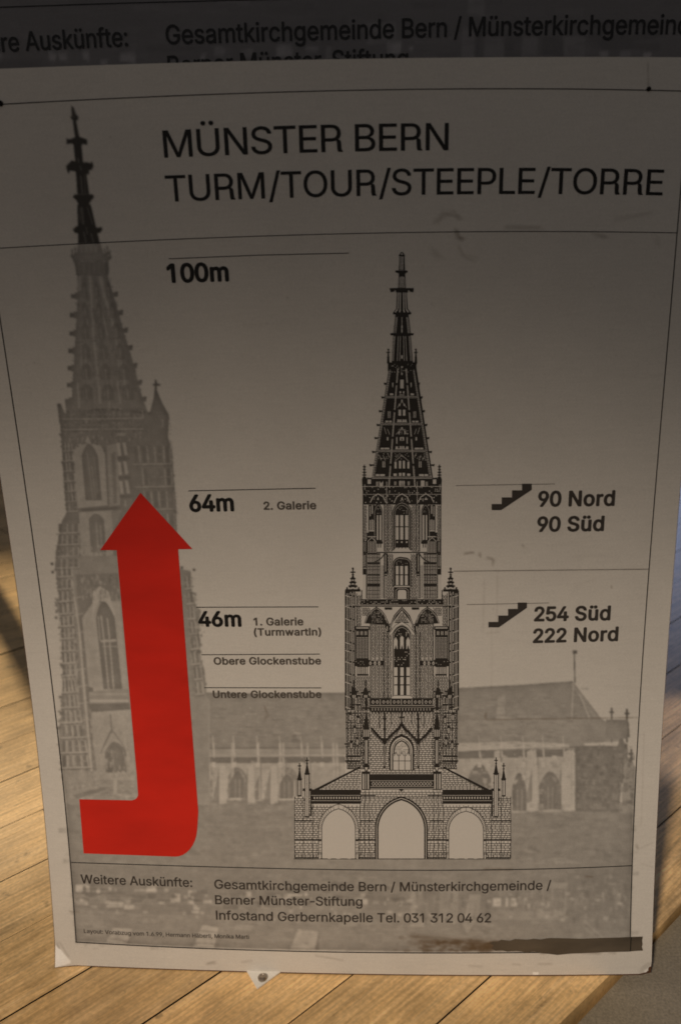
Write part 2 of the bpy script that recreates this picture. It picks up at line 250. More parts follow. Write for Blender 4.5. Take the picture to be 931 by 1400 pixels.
# ------------------------------------------------------------------ lettering
GLYPHS = json.loads('''{"(":[273,[[89,207,92,264,101,324,114,384,132,441,153,494,177,539,236,539,212,485,191,428,174,370,161,313,154,258,151,207,154,161,160,115,172,67,188,16,
209,-38,236,-96,177,-96,139,-21,111,55,95,131]]],")":[273,[[37,-96,64,-37,86,18,102,69,113,116,120,162,122,207,119,258,112,313,99,370,82,428,62,485,37,
539,97,539,121,494,142,441,159,384,173,323,181,264,184,207,178,130,161,53,134,-22,97,-96]]],",":[187,[[38,-119,68,71,137,71,84,-119]]],"-":[318,[[271,
244,271,188,48,188,48,244]]],".":[187,[[95,-4,78,-1,63,9,53,24,50,41,53,59,63,73,78,83,95,87,113,83,128,73,138,59,141,41,138,24,128,9,113,-1]]],"/":[249,
[[235,533,71,-76,14,-76,178,533]]],"0":[405,[[203,-7,150,1,106,24,71,62,45,113,29,178,24,254,29,330,45,395,71,447,106,484,150,508,203,516,255,508,299,
484,334,447,360,395,376,330,381,254,376,178,360,113,335,62,299,24,255,1],[203,50,237,56,266,74,289,103,306,144,316,194,320,254,316,314,306,365,289,405,
266,435,237,453,203,460,168,453,139,435,116,405,99,365,89,314,85,254,89,194,99,144,116,103,139,74,168,56]]],"1":[405,[[242,509,242,0,178,0,178,436,52,
350,52,424,166,509]]],"2":[405,[[40,0,40,47,210,229,258,282,275,305,287,327,294,348,296,371,293,397,284,419,269,436,249,449,226,457,200,460,172,457,148,
447,129,433,115,413,106,390,103,362,42,362,47,405,62,442,87,473,119,496,158,511,201,516,244,511,282,497,313,474,337,445,352,411,357,372,354,345,347,318,
333,290,312,259,243,180,129,60,129,57,365,57,365,0]]],"3":[405,[[194,-7,149,-3,109,10,74,30,46,57,28,91,20,132,85,132,91,107,102,87,120,71,141,59,167,
52,195,50,224,53,251,61,273,74,291,93,301,116,305,145,302,172,292,196,275,217,251,234,218,244,177,248,133,248,133,299,264,448,264,452,46,452,46,509,348,
509,348,461,187,278,187,289,240,288,284,276,320,253,347,222,363,186,369,145,363,103,346,66,320,36,285,12,242,-2]]],"4":[405,[[16,105,16,158,223,509,287,
509,85,166,85,163,389,163,389,105],[258,0,258,121,258,146,258,318,319,318,319,0]]],"5":[405,[[197,-7,154,-2,116,11,84,32,59,60,42,93,36,130,98,130,103,
108,114,89,130,73,149,60,172,52,197,50,226,53,252,64,274,82,290,104,300,131,304,162,300,193,290,221,273,244,251,262,224,273,194,277,168,275,143,268,121,
258,104,246,43,253,72,509,342,509,342,452,127,452,110,301,112,301,131,315,154,325,179,331,205,334,239,330,270,321,297,306,321,285,340,260,355,231,364,
199,367,163,361,117,345,76,319,41,285,15,244,-1]]],"6":[405,[[202,-7,158,-1,118,15,85,40,60,74,45,115,40,162,44,199,56,239,78,285,113,340,228,509,298,
509,127,261,121,261,130,275,141,288,155,299,172,307,190,312,211,314,254,309,292,295,322,271,346,240,360,201,365,157,360,112,344,73,319,39,286,14,247,-2],
[202,48,230,52,255,63,275,79,290,101,300,128,303,157,300,187,290,213,275,235,255,251,230,262,202,265,174,262,150,252,129,235,114,214,104,188,101,158,104,
128,114,102,129,79,150,63,174,52]]],"9":[405,[[202,516,247,510,286,494,319,468,344,434,360,393,365,347,361,309,349,270,326,224,291,168,176,0,106,0,277,
248,283,248,275,234,263,221,249,210,233,202,214,196,194,195,151,199,113,214,82,237,59,269,44,307,40,352,45,397,61,436,86,469,119,494,158,510],[202,460,
175,457,150,446,130,429,114,407,105,381,101,352,105,322,114,295,130,274,150,257,175,247,202,243,230,247,255,257,275,273,290,295,300,321,303,350,300,381,
290,407,275,429,255,446,230,457]]],":":[187,[[95,-4,78,-1,63,9,53,24,50,41,53,59,63,73,78,83,95,87,113,83,128,73,138,59,141,41,138,24,128,9,113,-1],[95,
271,78,274,63,284,53,299,50,316,53,334,63,349,78,359,95,362,113,359,128,349,138,334,141,316,138,299,128,284,113,274]]],"A":[479,[[16,0,201,509,276,509,
463,0,395,0,287,302,264,372,232,478,245,478,213,371,191,302,85,0],[110,142,110,199,370,199,370,142]]],"B":[456,[[60,0,60,509,241,509,289,504,329,491,359,
469,381,442,394,410,398,374,395,344,387,320,373,301,356,286,336,275,315,267,315,262,339,257,363,245,385,227,402,203,414,173,418,136,413,100,400,67,377,
39,344,18,301,4,247,0],[125,57,245,57,296,63,330,80,349,105,355,137,352,161,342,184,327,203,306,218,279,228,248,231,125,231],[125,285,238,285,265,288,
288,296,308,309,323,326,333,348,336,372,330,403,313,429,283,446,240,452,125,452]]],"E":[418,[[60,0,60,509,372,509,372,452,125,452,125,286,355,286,355,
229,125,229,125,57,375,57,375,0]]],"G":[520,[[269,-7,205,1,149,25,104,64,69,116,47,179,40,254,47,329,69,393,103,445,149,484,203,508,265,516,304,513,340,
504,374,489,403,469,429,445,449,416,465,384,474,349,408,349,399,372,387,393,373,411,356,427,337,439,315,448,291,454,265,456,222,450,183,432,150,404,125,
364,109,314,103,254,109,194,125,145,151,105,184,76,224,59,269,53,309,57,345,71,374,93,396,123,410,160,415,202,434,199,283,199,283,256,478,256,478,200,
471,141,451,91,419,50,377,19,326,0]]],"H":[517,[[60,0,60,509,125,509,125,289,392,289,392,509,457,509,457,0,392,0,392,232,125,232,125,0]]],"I":[173,[[54,
0,54,509,119,509,119,0]]],"L":[393,[[60,0,60,509,125,509,125,57,361,57,361,0]]],"M":[628,[[60,0,60,509,152,509,277,187,287,159,299,123,311,84,322,49,307,
49,318,83,330,121,342,158,352,187,476,509,568,509,568,0,504,0,504,291,504,327,505,369,506,413,507,457,513,457,498,409,482,363,467,322,456,291,342,0,286,
0,170,291,159,321,145,361,129,408,112,457,119,457,120,416,121,372,122,328,122,291,122,0]]],"N":[523,[[60,0,60,509,136,509,343,183,363,151,388,107,414,
55,405,54,401,108,399,157,399,195,399,509,463,509,463,0,387,0,202,290,177,331,148,381,108,452,119,454,122,384,124,328,125,291,125,0]]],"O":[533,[[267,
-7,205,1,150,25,105,63,70,115,48,179,40,254,48,329,70,393,105,445,150,484,205,508,267,516,329,508,384,484,429,445,464,393,486,329,493,254,486,179,464,
115,429,63,384,25,329,1],[267,53,310,59,349,76,383,105,408,144,425,194,430,254,425,314,408,365,383,404,349,433,310,450,267,456,223,450,184,433,151,404,
125,364,109,314,103,254,109,194,125,144,151,105,184,76,223,59]]],"P":[444,[[60,0,60,509,235,509,289,503,332,487,366,462,390,430,404,391,409,348,404,304,
390,265,366,233,332,207,289,191,235,186,109,186,109,242,233,242,269,246,297,256,318,272,333,294,342,319,344,348,342,376,333,402,318,423,297,439,268,449,
232,452,125,452,125,0]]],"R":[470,[[60,0,60,509,236,509,290,504,333,489,367,465,390,433,405,395,409,352,405,309,390,271,367,240,333,217,289,203,236,198,
96,198,96,255,234,255,269,258,298,267,319,281,334,300,342,324,345,352,342,380,334,405,319,425,298,440,269,449,233,452,125,452,125,0],[350,236,392,218,
407,190,411,140,415,60,424,24,440,10,440,0,362,0,350,28,344,70,341,150,338,205,326,234,300,250,250,255]]],"S":[446,[[224,-9,172,-4,128,9,91,31,64,60,46,
96,38,137,104,137,110,110,123,88,142,71,166,59,194,52,224,49,257,52,286,60,311,74,329,92,341,114,346,139,342,161,332,179,316,193,296,205,245,222,184,239,
128,260,86,289,60,326,52,372,58,413,75,448,102,476,138,498,180,511,227,516,275,511,316,498,351,476,377,449,394,415,401,378,337,378,326,412,302,437,267,
453,225,459,194,456,167,448,145,435,129,418,118,398,115,376,119,352,131,334,148,319,169,308,212,293,264,279,312,264,336,252,359,238,379,220,395,198,405,
171,408,139,403,99,386,64,360,34,323,11,278,-4]]],"T":[448,[[32,452,32,509,417,509,417,452,257,452,257,0,193,0,193,452]]],"U":[517,[[259,-8,203,-2,154,
15,114,43,85,80,66,124,60,173,60,509,124,509,124,178,128,144,141,113,160,87,187,68,220,56,259,52,298,56,331,68,357,87,377,113,389,144,393,178,393,509,
457,509,457,173,451,124,433,80,403,43,363,15,315,-2]]],"V":[479,[[204,0,16,509,84,509,192,206,215,137,248,31,235,31,267,138,290,206,395,509,463,509,278,
0]]],"W":[686,[[155,0,16,509,82,509,163,196,175,145,187,94,197,40,189,40,200,94,211,145,224,196,306,509,380,509,462,196,474,145,486,94,497,40,488,40,499,
94,510,145,523,196,603,509,670,509,530,0,455,0,368,323,351,391,336,475,350,475,335,395,318,323,230,0]]],"a":[389,[[160,-9,126,-5,94,5,68,22,48,45,35,73,
30,108,34,138,43,161,58,179,78,193,100,203,125,211,178,220,234,227,252,230,265,235,273,243,276,255,276,257,273,279,267,297,256,311,240,322,220,329,196,
331,171,329,149,322,132,313,118,301,107,288,100,274,41,291,57,322,79,346,104,364,133,375,163,382,194,384,239,379,263,372,286,360,306,343,322,320,333,290,
337,251,337,0,277,0,277,52,272,52,252,25,236,12,215,1,190,-6],[170,45,202,49,228,59,248,74,263,93,272,115,276,138,276,190,259,182,231,176,200,171,175,
168,134,159,117,150,103,139,95,124,92,105,94,87,102,72,114,61,130,52,149,47]]],"b":[424,[[229,-8,198,-5,172,4,153,17,138,31,118,59,112,59,112,0,53,0,53,
509,114,509,114,319,118,319,137,346,152,360,171,373,197,381,229,384,274,378,313,361,345,332,370,293,385,245,390,189,385,133,370,84,346,45,313,16,274,-2],
[220,47,253,51,279,66,301,88,316,117,325,151,328,189,325,227,316,261,301,290,280,311,253,325,220,330,188,325,161,312,140,291,125,263,116,229,113,189,116,
150,125,115,140,86,162,65,188,51]]],"c":[395,[[207,-8,159,-2,117,16,82,46,56,85,40,133,34,187,40,243,56,291,82,330,117,360,159,378,207,384,234,383,260,
377,284,368,305,356,324,341,340,322,353,301,362,277,303,262,290,289,270,311,242,325,207,330,173,325,145,310,124,287,108,258,99,224,96,187,99,151,108,117,
124,89,145,66,173,51,207,46,243,52,271,66,292,89,304,117,363,102,354,78,341,56,325,37,306,21,285,9,261,-1,235,-6]]],"d":[424,[[195,-8,151,-2,111,16,79,
45,55,84,39,133,34,189,39,245,55,293,79,332,112,361,151,378,196,384,228,381,253,373,272,360,287,346,306,319,311,319,311,509,372,509,372,0,313,0,313,59,
307,59,287,31,272,17,252,4,227,-5],[205,47,236,51,263,65,284,86,299,115,309,150,312,189,309,229,300,263,284,291,263,312,237,325,205,330,172,325,145,311,
124,290,108,261,99,227,96,189,99,151,109,117,124,88,145,66,172,51]]],"e":[404,[[212,-8,161,-2,117,16,82,46,56,85,40,132,34,187,39,242,55,290,81,329,115,
359,157,378,205,384,236,382,266,374,294,361,319,341,341,315,357,282,368,242,371,194,371,169,75,169,75,221,338,221,310,202,307,237,298,269,283,294,263,
314,237,326,205,330,173,326,146,313,125,294,109,270,99,241,96,211,96,178,100,139,110,106,128,80,151,61,179,50,212,46,234,48,254,53,271,61,285,73,297,88,
306,105,365,91,353,63,335,39,311,19,283,4,249,-5]]],"f":[253,[[228,379,228,327,6,327,6,379],[81,0,81,432,84,461,96,486,113,505,135,519,161,527,187,530,
222,527,243,521,227,468,215,472,195,474,171,470,154,460,145,443,142,419,142,0]]],"g":[425,[[207,-151,168,-148,134,-140,105,-127,82,-110,64,-91,51,-69,
101,-41,122,-66,136,-78,154,-88,178,-95,207,-97,249,-92,282,-75,304,-47,311,-6,311,68,306,68,287,41,272,28,252,16,227,8,195,5,152,10,113,27,80,53,55,90,
39,136,34,191,39,246,55,293,80,332,112,361,152,378,196,384,228,382,253,373,273,360,288,346,308,319,313,319,313,379,372,379,372,-9,367,-54,350,-90,324,
-117,291,-136,251,-147],[205,59,237,63,264,75,285,95,300,121,309,154,312,193,309,231,300,264,285,291,264,312,237,325,205,330,172,325,145,312,124,290,109,
262,99,229,96,193,99,155,109,123,124,96,145,76,172,63]]],"h":[410,[[114,227,114,0,53,0,53,509,114,509,114,287,102,287,124,332,152,362,187,379,227,384,
264,380,295,369,321,349,341,321,353,285,357,240,357,0,296,0,296,235,290,275,273,304,246,323,210,329,184,326,161,317,141,303,126,283,117,257]]],"i":[166,
[[53,0,53,379,114,379,114,0],[84,443,67,446,54,455,44,468,41,483,44,499,54,512,67,521,84,524,100,521,114,512,123,499,126,483,123,468,114,455,100,446]]],
"k":[380,[[110,137,110,212,121,212,284,379,360,379,184,199,177,199],[53,0,53,509,114,509,114,0],[294,0,148,186,191,229,372,0]]],"l":[170,[[54,0,54,509,
114,509,114,0]]],"m":[609,[[53,0,53,379,112,379,112,295,108,295,118,323,132,346,151,363,172,376,195,384,219,386,257,380,287,361,309,331,321,295,312,295,
322,321,337,343,357,361,381,375,407,383,437,386,468,383,497,372,522,354,541,328,553,296,557,255,557,0,496,0,496,254,490,289,473,313,447,326,419,330,395,
328,374,320,358,307,345,290,338,270,335,247,335,0,274,0,274,260,269,288,253,311,229,326,199,330,178,328,158,320,140,307,126,289,117,266,114,238,114,0]]],
"n":[409,[[114,227,114,0,53,0,53,379,112,379,112,287,102,287,124,332,152,362,187,379,227,384,264,380,295,369,321,349,341,321,353,285,357,240,357,0,296,
0,296,235,290,275,273,304,246,323,210,329,184,326,161,317,141,303,126,283,117,257]]],"o":[415,[[207,-8,159,-2,117,16,82,46,56,85,40,133,34,187,40,243,
56,291,82,330,117,360,159,378,207,384,256,378,299,360,333,330,359,291,376,243,381,187,376,133,359,85,333,46,299,16,256,-2],[207,46,242,51,270,66,292,89,
307,117,316,151,319,187,316,224,307,258,292,287,270,310,242,325,207,330,173,325,145,310,124,287,108,258,99,224,96,187,99,151,108,117,124,89,145,66,173,
51]]],"p":[424,[[53,-143,53,379,112,379,112,319,118,319,137,346,152,360,171,373,197,381,229,384,274,378,313,361,345,332,370,293,385,245,390,189,385,133,
370,84,346,45,313,16,274,-2,229,-8,198,-5,173,4,153,17,138,31,118,59,114,59,114,-143],[220,47,253,51,279,66,301,88,316,117,325,151,328,189,325,227,316,
261,301,290,280,311,253,325,220,330,188,325,161,312,140,291,125,263,116,229,113,189,116,150,125,115,140,86,162,65,188,51]]],"r":[259,[[53,0,53,379,112,
379,112,321,115,321,130,347,152,367,181,380,213,385,229,384,243,384,243,322,230,324,207,326,182,323,159,315,140,301,126,284,117,262,114,237,114,0]]],"s":[365,
[[182,-8,145,-5,112,3,84,18,62,38,45,63,36,94,94,107,105,79,124,60,150,49,181,45,217,50,244,62,262,81,268,103,265,121,254,136,237,147,212,155,149,170,
104,186,72,208,53,237,47,274,51,305,65,332,87,354,115,370,149,381,187,384,223,381,254,372,279,358,299,339,314,316,324,290,268,277,258,298,243,316,219,
328,187,333,156,329,131,317,114,299,109,277,112,258,124,243,144,232,172,223,229,209,275,194,306,171,325,142,331,107,326,75,312,47,290,24,260,6,223,-5]]],
"t":[227,[[204,379,204,327,6,327,6,379],[65,471,126,471,126,98,128,76,136,61,150,53,170,50,185,51,202,54,213,2,192,-3,168,-4,125,2,92,21,72,52,65,93]]],
"u":[410,[[182,-5,146,-1,115,11,89,31,69,59,57,95,53,139,53,379,114,379,114,144,119,105,137,75,164,56,200,50,226,53,249,62,268,77,283,97,293,122,296,153,
296,379,357,379,357,0,298,0,298,92,307,92,286,47,257,17,222,0]]],"v":[389,[[163,0,17,379,84,379,165,155,187,87,206,21,184,21,203,87,224,155,305,379,371,
379,226,0]]],"w":[567,[[138,0,23,379,87,379,133,214,154,137,175,41,165,41,186,135,206,214,252,379,316,379,362,214,382,136,402,41,391,41,413,135,434,214,
480,379,545,379,429,0,368,0,319,172,305,225,291,280,277,338,291,338,277,280,263,225,248,172,199,0]]],"y":[389,[[47,-139,61,-86,71,-87,88,-90,104,-89,118,
-84,130,-74,141,-58,151,-36,163,-1,17,379,84,379,165,155,187,87,206,21,184,21,202,87,224,155,305,379,371,379,204,-58,191,-85,177,-107,159,-124,139,-136,
117,-143,91,-145,65,-143]]],"z":[380,[[42,0,42,46,254,320,254,323,48,323,48,379,333,379,333,331,126,60,126,56,339,56,339,0]]],"Ü":[517,[[259,-8,203,-2,
154,15,114,43,85,80,66,124,60,173,60,509,124,509,124,178,128,144,141,113,160,87,187,68,220,56,259,52,298,56,331,68,357,87,377,113,389,144,393,178,393,
509,457,509,457,173,451,124,433,80,403,43,363,15,315,-2],[331,572,315,575,302,584,293,597,290,612,293,628,302,641,315,650,331,653,346,650,359,641,368,
628,371,612,368,597,359,584,346,575],[187,572,172,575,158,584,149,597,146,612,149,628,158,641,172,650,187,653,203,650,216,641,224,628,227,612,224,597,
216,584,203,575]]],"ä":[389,[[160,-9,126,-5,94,5,68,22,48,45,35,73,30,108,34,138,43,161,58,179,78,193,100,203,125,211,178,220,234,227,252,230,265,235,
273,243,276,255,276,257,273,279,267,297,256,311,240,322,220,329,196,331,171,329,149,322,132,313,118,301,107,288,100,274,41,291,57,322,79,346,104,364,133,
375,163,382,194,384,239,379,263,372,286,360,306,343,322,320,333,290,337,251,337,0,277,0,277,52,272,52,252,25,236,12,215,1,190,-6],[170,45,202,49,228,59,
248,74,263,93,272,115,276,138,276,190,259,182,231,176,200,171,175,168,134,159,117,150,103,139,95,124,92,105,94,87,102,72,114,61,130,52,149,47],[261,443,
246,446,233,455,224,468,221,483,224,499,233,512,246,520,261,523,277,520,290,512,299,499,301,483,299,468,290,455,277,446],[117,443,102,446,89,455,80,468,
77,483,80,499,89,512,102,520,117,523,133,520,146,512,155,499,158,483,155,468,146,455,133,446]]],"ü":[410,[[182,-5,146,-1,115,11,89,31,69,59,57,95,53,139,
53,379,114,379,114,144,119,105,137,75,164,56,200,50,226,53,249,62,268,77,283,97,293,122,296,153,296,379,357,379,357,0,298,0,298,92,307,92,286,47,257,17,
222,0],[277,443,261,446,248,455,239,468,236,483,239,499,248,512,261,520,277,523,292,520,305,512,314,499,317,483,314,468,305,455,292,446],[133,443,118,
446,104,455,96,468,93,483,96,499,104,512,118,520,133,523,149,520,162,512,170,499,173,483,170,468,162,455,149,446]]]," ":[187,[]],"~":[60,[]]}''')
def glyph_loops(ch):
    adv, sp = GLYPHS[ch]; loops = []
    for flat in sp:
        pts = [Vector((flat[i], flat[i + 1])) for i in range(0, len(flat), 2)]
        loops.append(pts)
    return adv, loops
def winding(x, y, loops):
    w = 0
    for p in loops:
        for i in range(len(p)):
            a, b = p[i - 1], p[i]
            if (a.y <= y) != (b.y <= y):
                t = a.x + (b.x - a.x) * (y - a.y) / (b.y - a.y)
                if t > x: w += 1 if b.y > a.y else -1
    return w
_tri = {}
def glyph_tris(ch):
    """triangles of a glyph: cut along every outline, kept where the outlines wind round"""
    if ch not in _tri:
        adv, loops = glyph_loops(ch); out = []
        if loops:
            vs, es = [], []
            for p in loops:
                n = len(vs); vs += p; es += [(n + i, n + (i + 1) % len(p)) for i in range(len(p))]
            co, _, fs, *_ = delaunay_2d_cdt(vs, es, [], 0, 1e-4)
            for f in fs:
                q = [co[i] for i in f]; cx = sum(v.x for v in q) / 3; cy = sum(v.y for v in q) / 3
                if winding(cx, cy, loops): out.append([(v.x, v.y) for v in q])
        _tri[ch] = (adv, out)
    return _tri[ch]
def lettering(name, text, base, cap, mat_, parent, bold=0.0, proj=None, off=0.00022, label=None, track=-14):
    """TEXT set along the baseline points BASE (photo survey) with capitals CAP pixels tall"""
    x = 0.0; tris = []; lift = []
    # a bolder stroke: the outline struck again round a small circle, each strike a few microns higher
    strikes = [(0, 0)] if not bold else [(bold * math.cos(k * math.pi / 4), bold * .8 * math.sin(k * math.pi / 4)) for k in range(8)]
    if bold > 12: strikes.append((0, 0))
    for ch in text:
        adv, tr = glyph_tris(ch)
        for j, (ox, oy) in enumerate(strikes):
            for t in tr: tris.append([(px_ + x + ox, py_ + oy) for px_, py_ in t]); lift.append(j * 4e-6)
        x += adv + bold * 1.1 + track
    A = np.array([q for t in tris for q in t]); x0, x1 = A[:, 0].min(), A[:, 0].max()
    s = (A[:, 0] - x0) / (x1 - x0); hgt = A[:, 1] / 509.0
    bp = np.array(base, float)
    ss = (bp[:, 0] - bp[0, 0]) / (bp[-1, 0] - bp[0, 0])
    cf = np.polyfit(ss, bp[:, 1], len(bp) - 1 if len(bp) < 4 else 3)
    px = bp[0, 0] + s * (bp[-1, 0] - bp[0, 0]); py = np.polyval(cf, s)
    q0 = (proj or P)(np.stack([px, py], 1), off)
    q1 = (proj or P)(np.array([[bp[0, 0], bp[0, 1]], [bp[0, 0], bp[0, 1] - cap]]), off)
    hh = abs(q1[1, 2] - q1[0, 2])
    if proj is None:
        u, v = survey(np.stack([px, py], 1)); q = B(u, v - hgt * hh, off)
    else:
        q = q0.copy(); q[:, 2] += hgt * hh
    q[:, 1] -= np.repeat(np.array(lift), 3)
    faces = []
    for i in range(len(tris)):
        a, b, c = A[3 * i], A[3 * i + 1], A[3 * i + 2]
        z = (b[0] - a[0]) * (c[1] - a[1]) - (b[1] - a[1]) * (c[0] - a[0])
        faces.append((3 * i, 3 * i + 1, 3 * i + 2) if z > 0 else (3 * i, 3 * i + 2, 3 * i + 1))
    return obj(name, q, faces, mat_, parent, label=label)

# ================================================================== THE SETTING: FLOOR
th = math.radians(43.5); PD = np.array([math.cos(th), math.sin(th)]); PN = np.array([math.sin(th), -math.cos(th)])
# plank joints measured across the boards (metres along PN)
def s_of(px): q = P_floor([px])[0]; return float(q[:2] @ PN)
joints = [np.mean([s_of(a), s_of(b)]) for a, b in [((772, 1400), (844, 1335)), ((595, 1400), (672, 1335)), ((389, 1400), (486.8, 1332.6)),
          ((250, 1360.8), (306.4, 1327.7)), ((0, 1396), (130, 1320.8)), ((0, 1289.6), (71, 1250)), ((0, 1205.3), (66, 1174.7)),
          ((0, 1132), (56, 1108)), ((0, 1069.7), (53, 1048)), ((0, 1017), (48, 998.4)), ((0, 968), (42, 953))]]
while joints[-1] > -3.6: joints.append(joints[-1] - 0.0985)
def wood_mat():
    m = mat('pine_planks', (.5, .3, .13), 0.30, 0.75); nt = m.node_tree; b = nt.nodes['Principled BSDF']; L = nt.links
    at = N(m, 'ShaderNodeAttribute'); at.attribute_name = 'plank'
    tc = N(m, 'ShaderNodeTexCoord'); mp = N(m, 'ShaderNodeMapping'); mp.inputs['Rotation'].default_value = (0, 0, -th)
    L.new(tc.outputs['Object'], mp.inputs[0])
    ad = N(m, 'ShaderNodeVectorMath', operation='ADD'); L.new(mp.outputs[0], ad.inputs[0])
    sp = N(m, 'ShaderNodeVectorMath', operation='SCALE'); sp.inputs['Scale'].default_value = 7.0
    L.new(at.outputs['Color'], sp.inputs[0]); L.new(sp.outputs[0], ad.inputs[1])
    m2 = N(m, 'ShaderNodeMapping'); m2.inputs['Scale'].default_value = (2.6, 42, 1); L.new(ad.outputs[0], m2.inputs[0])
    g1 = N(m, 'ShaderNodeTexNoise', Scale=2.2, Detail=8.0, Roughness=0.62, Distortion=0.6); L.new(m2.outputs[0], g1.inputs['Vector'])
    m3 = N(m, 'ShaderNodeMapping'); m3.inputs['Scale'].default_value = (1.3, 14, 1); L.new(ad.outputs[0], m3.inputs[0])
    wv = N(m, 'ShaderNodeTexWave', Scale=3.4, Distortion=5.0, Detail=3.0); wv.bands_direction = 'Y'
    wv.inputs['Detail Scale'].default_value = 0.6; L.new(m3.outputs[0], wv.inputs['Vector'])
    n3 = N(m, 'ShaderNodeTexNoise', Scale=14.0, Detail=5.0); L.new(ad.outputs[0], n3.inputs['Vector'])
    n4 = N(m, 'ShaderNodeTexNoise', Scale=260.0, Detail=3.0); L.new(ad.outputs[0], n4.inputs['Vector'])
    r1 = N(m, 'ShaderNodeValToRGB'); e = r1.color_ramp.elements
    e[0].position = .25; e[0].color = (.55, .35, .150, 1); e[1].position = .75; e[1].color = (.78, .54, .275, 1)
    k = e.new(.5); k.color = (.70, .465, .212, 1)
    mixf = N(m, 'ShaderNodeMix'); mixf.data_type = 'FLOAT'; mixf.inputs[0].default_value = 0.12
    L.new(g1.outputs[0], mixf.inputs[2]); L.new(wv.outputs['Color'], mixf.inputs[3]); L.new(mixf.outputs[0], r1.inputs[0])
    def mul(c, src, lo, hi, f0=.3, f1=.7):
        r = N(m, 'ShaderNodeMapRange'); r.inputs['From Min'].default_value = f0; r.inputs['From Max'].default_value = f1
        r.inputs['To Min'].default_value = lo; r.inputs['To Max'].default_value = hi; L.new(src, r.inputs['Value'])
        s = N(m, 'ShaderNodeVectorMath', operation='SCALE'); L.new(c, s.inputs[0]); L.new(r.outputs[0], s.inputs['Scale']); return s.outputs[0]
    c = mul(r1.outputs[0], n3.outputs[0], .74, 1.14); c = mul(c, n4.outputs[0], .84, 1.12)
    m6 = N(m, 'ShaderNodeMapping'); m6.inputs['Scale'].default_value = (6, 150, 1); L.new(ad.outputs[0], m6.inputs[0])
    n6 = N(m, 'ShaderNodeTexNoise', Scale=2.0, Detail=6.0, Roughness=.7); L.new(m6.outputs[0], n6.inputs['Vector']); c = mul(c, n6.outputs[0], .66, 1.24)
    n7 = N(m, 'ShaderNodeTexNoise', Scale=46.0, Detail=5.0, Roughness=.6); L.new(ad.outputs[0], n7.inputs['Vector']); c = mul(c, n7.outputs[0], .60, 1.0, .29, .36)
    m8 = N(m, 'ShaderNodeMapping'); m8.inputs['Scale'].default_value = (4, 22, 1); L.new(ad.outputs[0], m8.inputs[0])
    n8 = N(m, 'ShaderNodeTexNoise', Scale=3.0, Detail=7.0, Roughness=.7); L.new(m8.outputs[0], n8.inputs['Vector']); c = mul(c, n8.outputs[0], .66, 1.03, .30, .46)
    sx = N(m, 'ShaderNodeSeparateColor'); L.new(at.outputs['Color'], sx.inputs[0])
    c = mul(c, sx.outputs[0], 1.10, 1.40, 0, 1)
    L.new(c, b.inputs['Base Color'])
    bp = N(m, 'ShaderNodeBump'); bp.inputs['Strength'].default_value = 0.22; bp.inputs['Distance'].default_value = 0.0008
    L.new(mixf.outputs[0], bp.inputs['Height']); L.new(bp.outputs[0], b.inputs['Normal'])
    return m
M_wood = wood_mat()
def build_planks():
    V, Fc, C, Mi = [], [], [], []
    def box(s0, s1, l0, l1, z, c, jag=0.0):
        g = 0.0008
        n = len(V); K = max(2, int((l1 - l0) / .02)) if jag else 1
        K = min(K, 90)
        ls = np.linspace(l0, l1, K + 1)
        for i, l in enumerate(ls):
            e = s1 - g - (abs(rng.normal(0, jag)) if jag else 0)
            for s, zz in ((s0 + g, z), (e, z), (e, z - .03), (s0 + g, z - .03)):
                # edges eased 1 mm
                p = PN * s + PD * l; V.append((p[0], p[1], zz)); C.append(c)
        for i in range(K):
            a = n + 4 * i; b = a + 4
            Fc.extend([(a, a + 1, b + 1, b), (a + 1, a + 2, b + 2, b + 1), (a, b, b + 3, a + 3)]); Mi.extend([0, 0 if jag else 1, 1])   # grime in the joints
        Fc.append((n, n + 3, n + 2, n + 1)); a = n + 4 * K; Fc.append((a, a + 1, a + 2, a + 3)); Mi.extend([1, 1])
    for i in range(len(joints) - 1):
        s1, s0 = joints[i], joints[i + 1]
        l = -2.6 - rng.random() * 1.5
        cuts = [l]
        while cuts[-1] < 5.0: cuts.append(cuts[-1] + 1.6 + rng.random() * 1.2)
        # the first boards show no end joint where the photograph shows none
        if s1 > -0.35: cuts = [-3.0, 5.2]
        if abs(i - 6) < 1: cuts = [-3.0, float(P_floor([(60, 1107)])[0][:2] @ PD), 5.2]
        for a, b in zip(cuts[:-1], cuts[1:]):
            c = rng.random()
            box(s0, s1, a + .0008, b - .0008, 0.0 + rng.normal(0, .0004), (c, rng.random(), rng.random(), 1), 0.0034 if i == 0 else 0)
    o = obj('wood_floor', V, Fc, [M_wood, M_dark], None, Mi); o['kind'] = 'structure'
    at = o.data.color_attributes.new('plank', 'FLOAT_COLOR', 'POINT'); at.data.foreach_set('color', np.array(C, np.float32).ravel())
    return o
build_planks()
o = obj('subfloor_ground', [(-4, -3, -.034), (5, -3, -.034), (5, 6, -.034), (-4, 6, -.034)], [(0, 1, 2, 3)], M_dark); o['kind'] = 'structure'
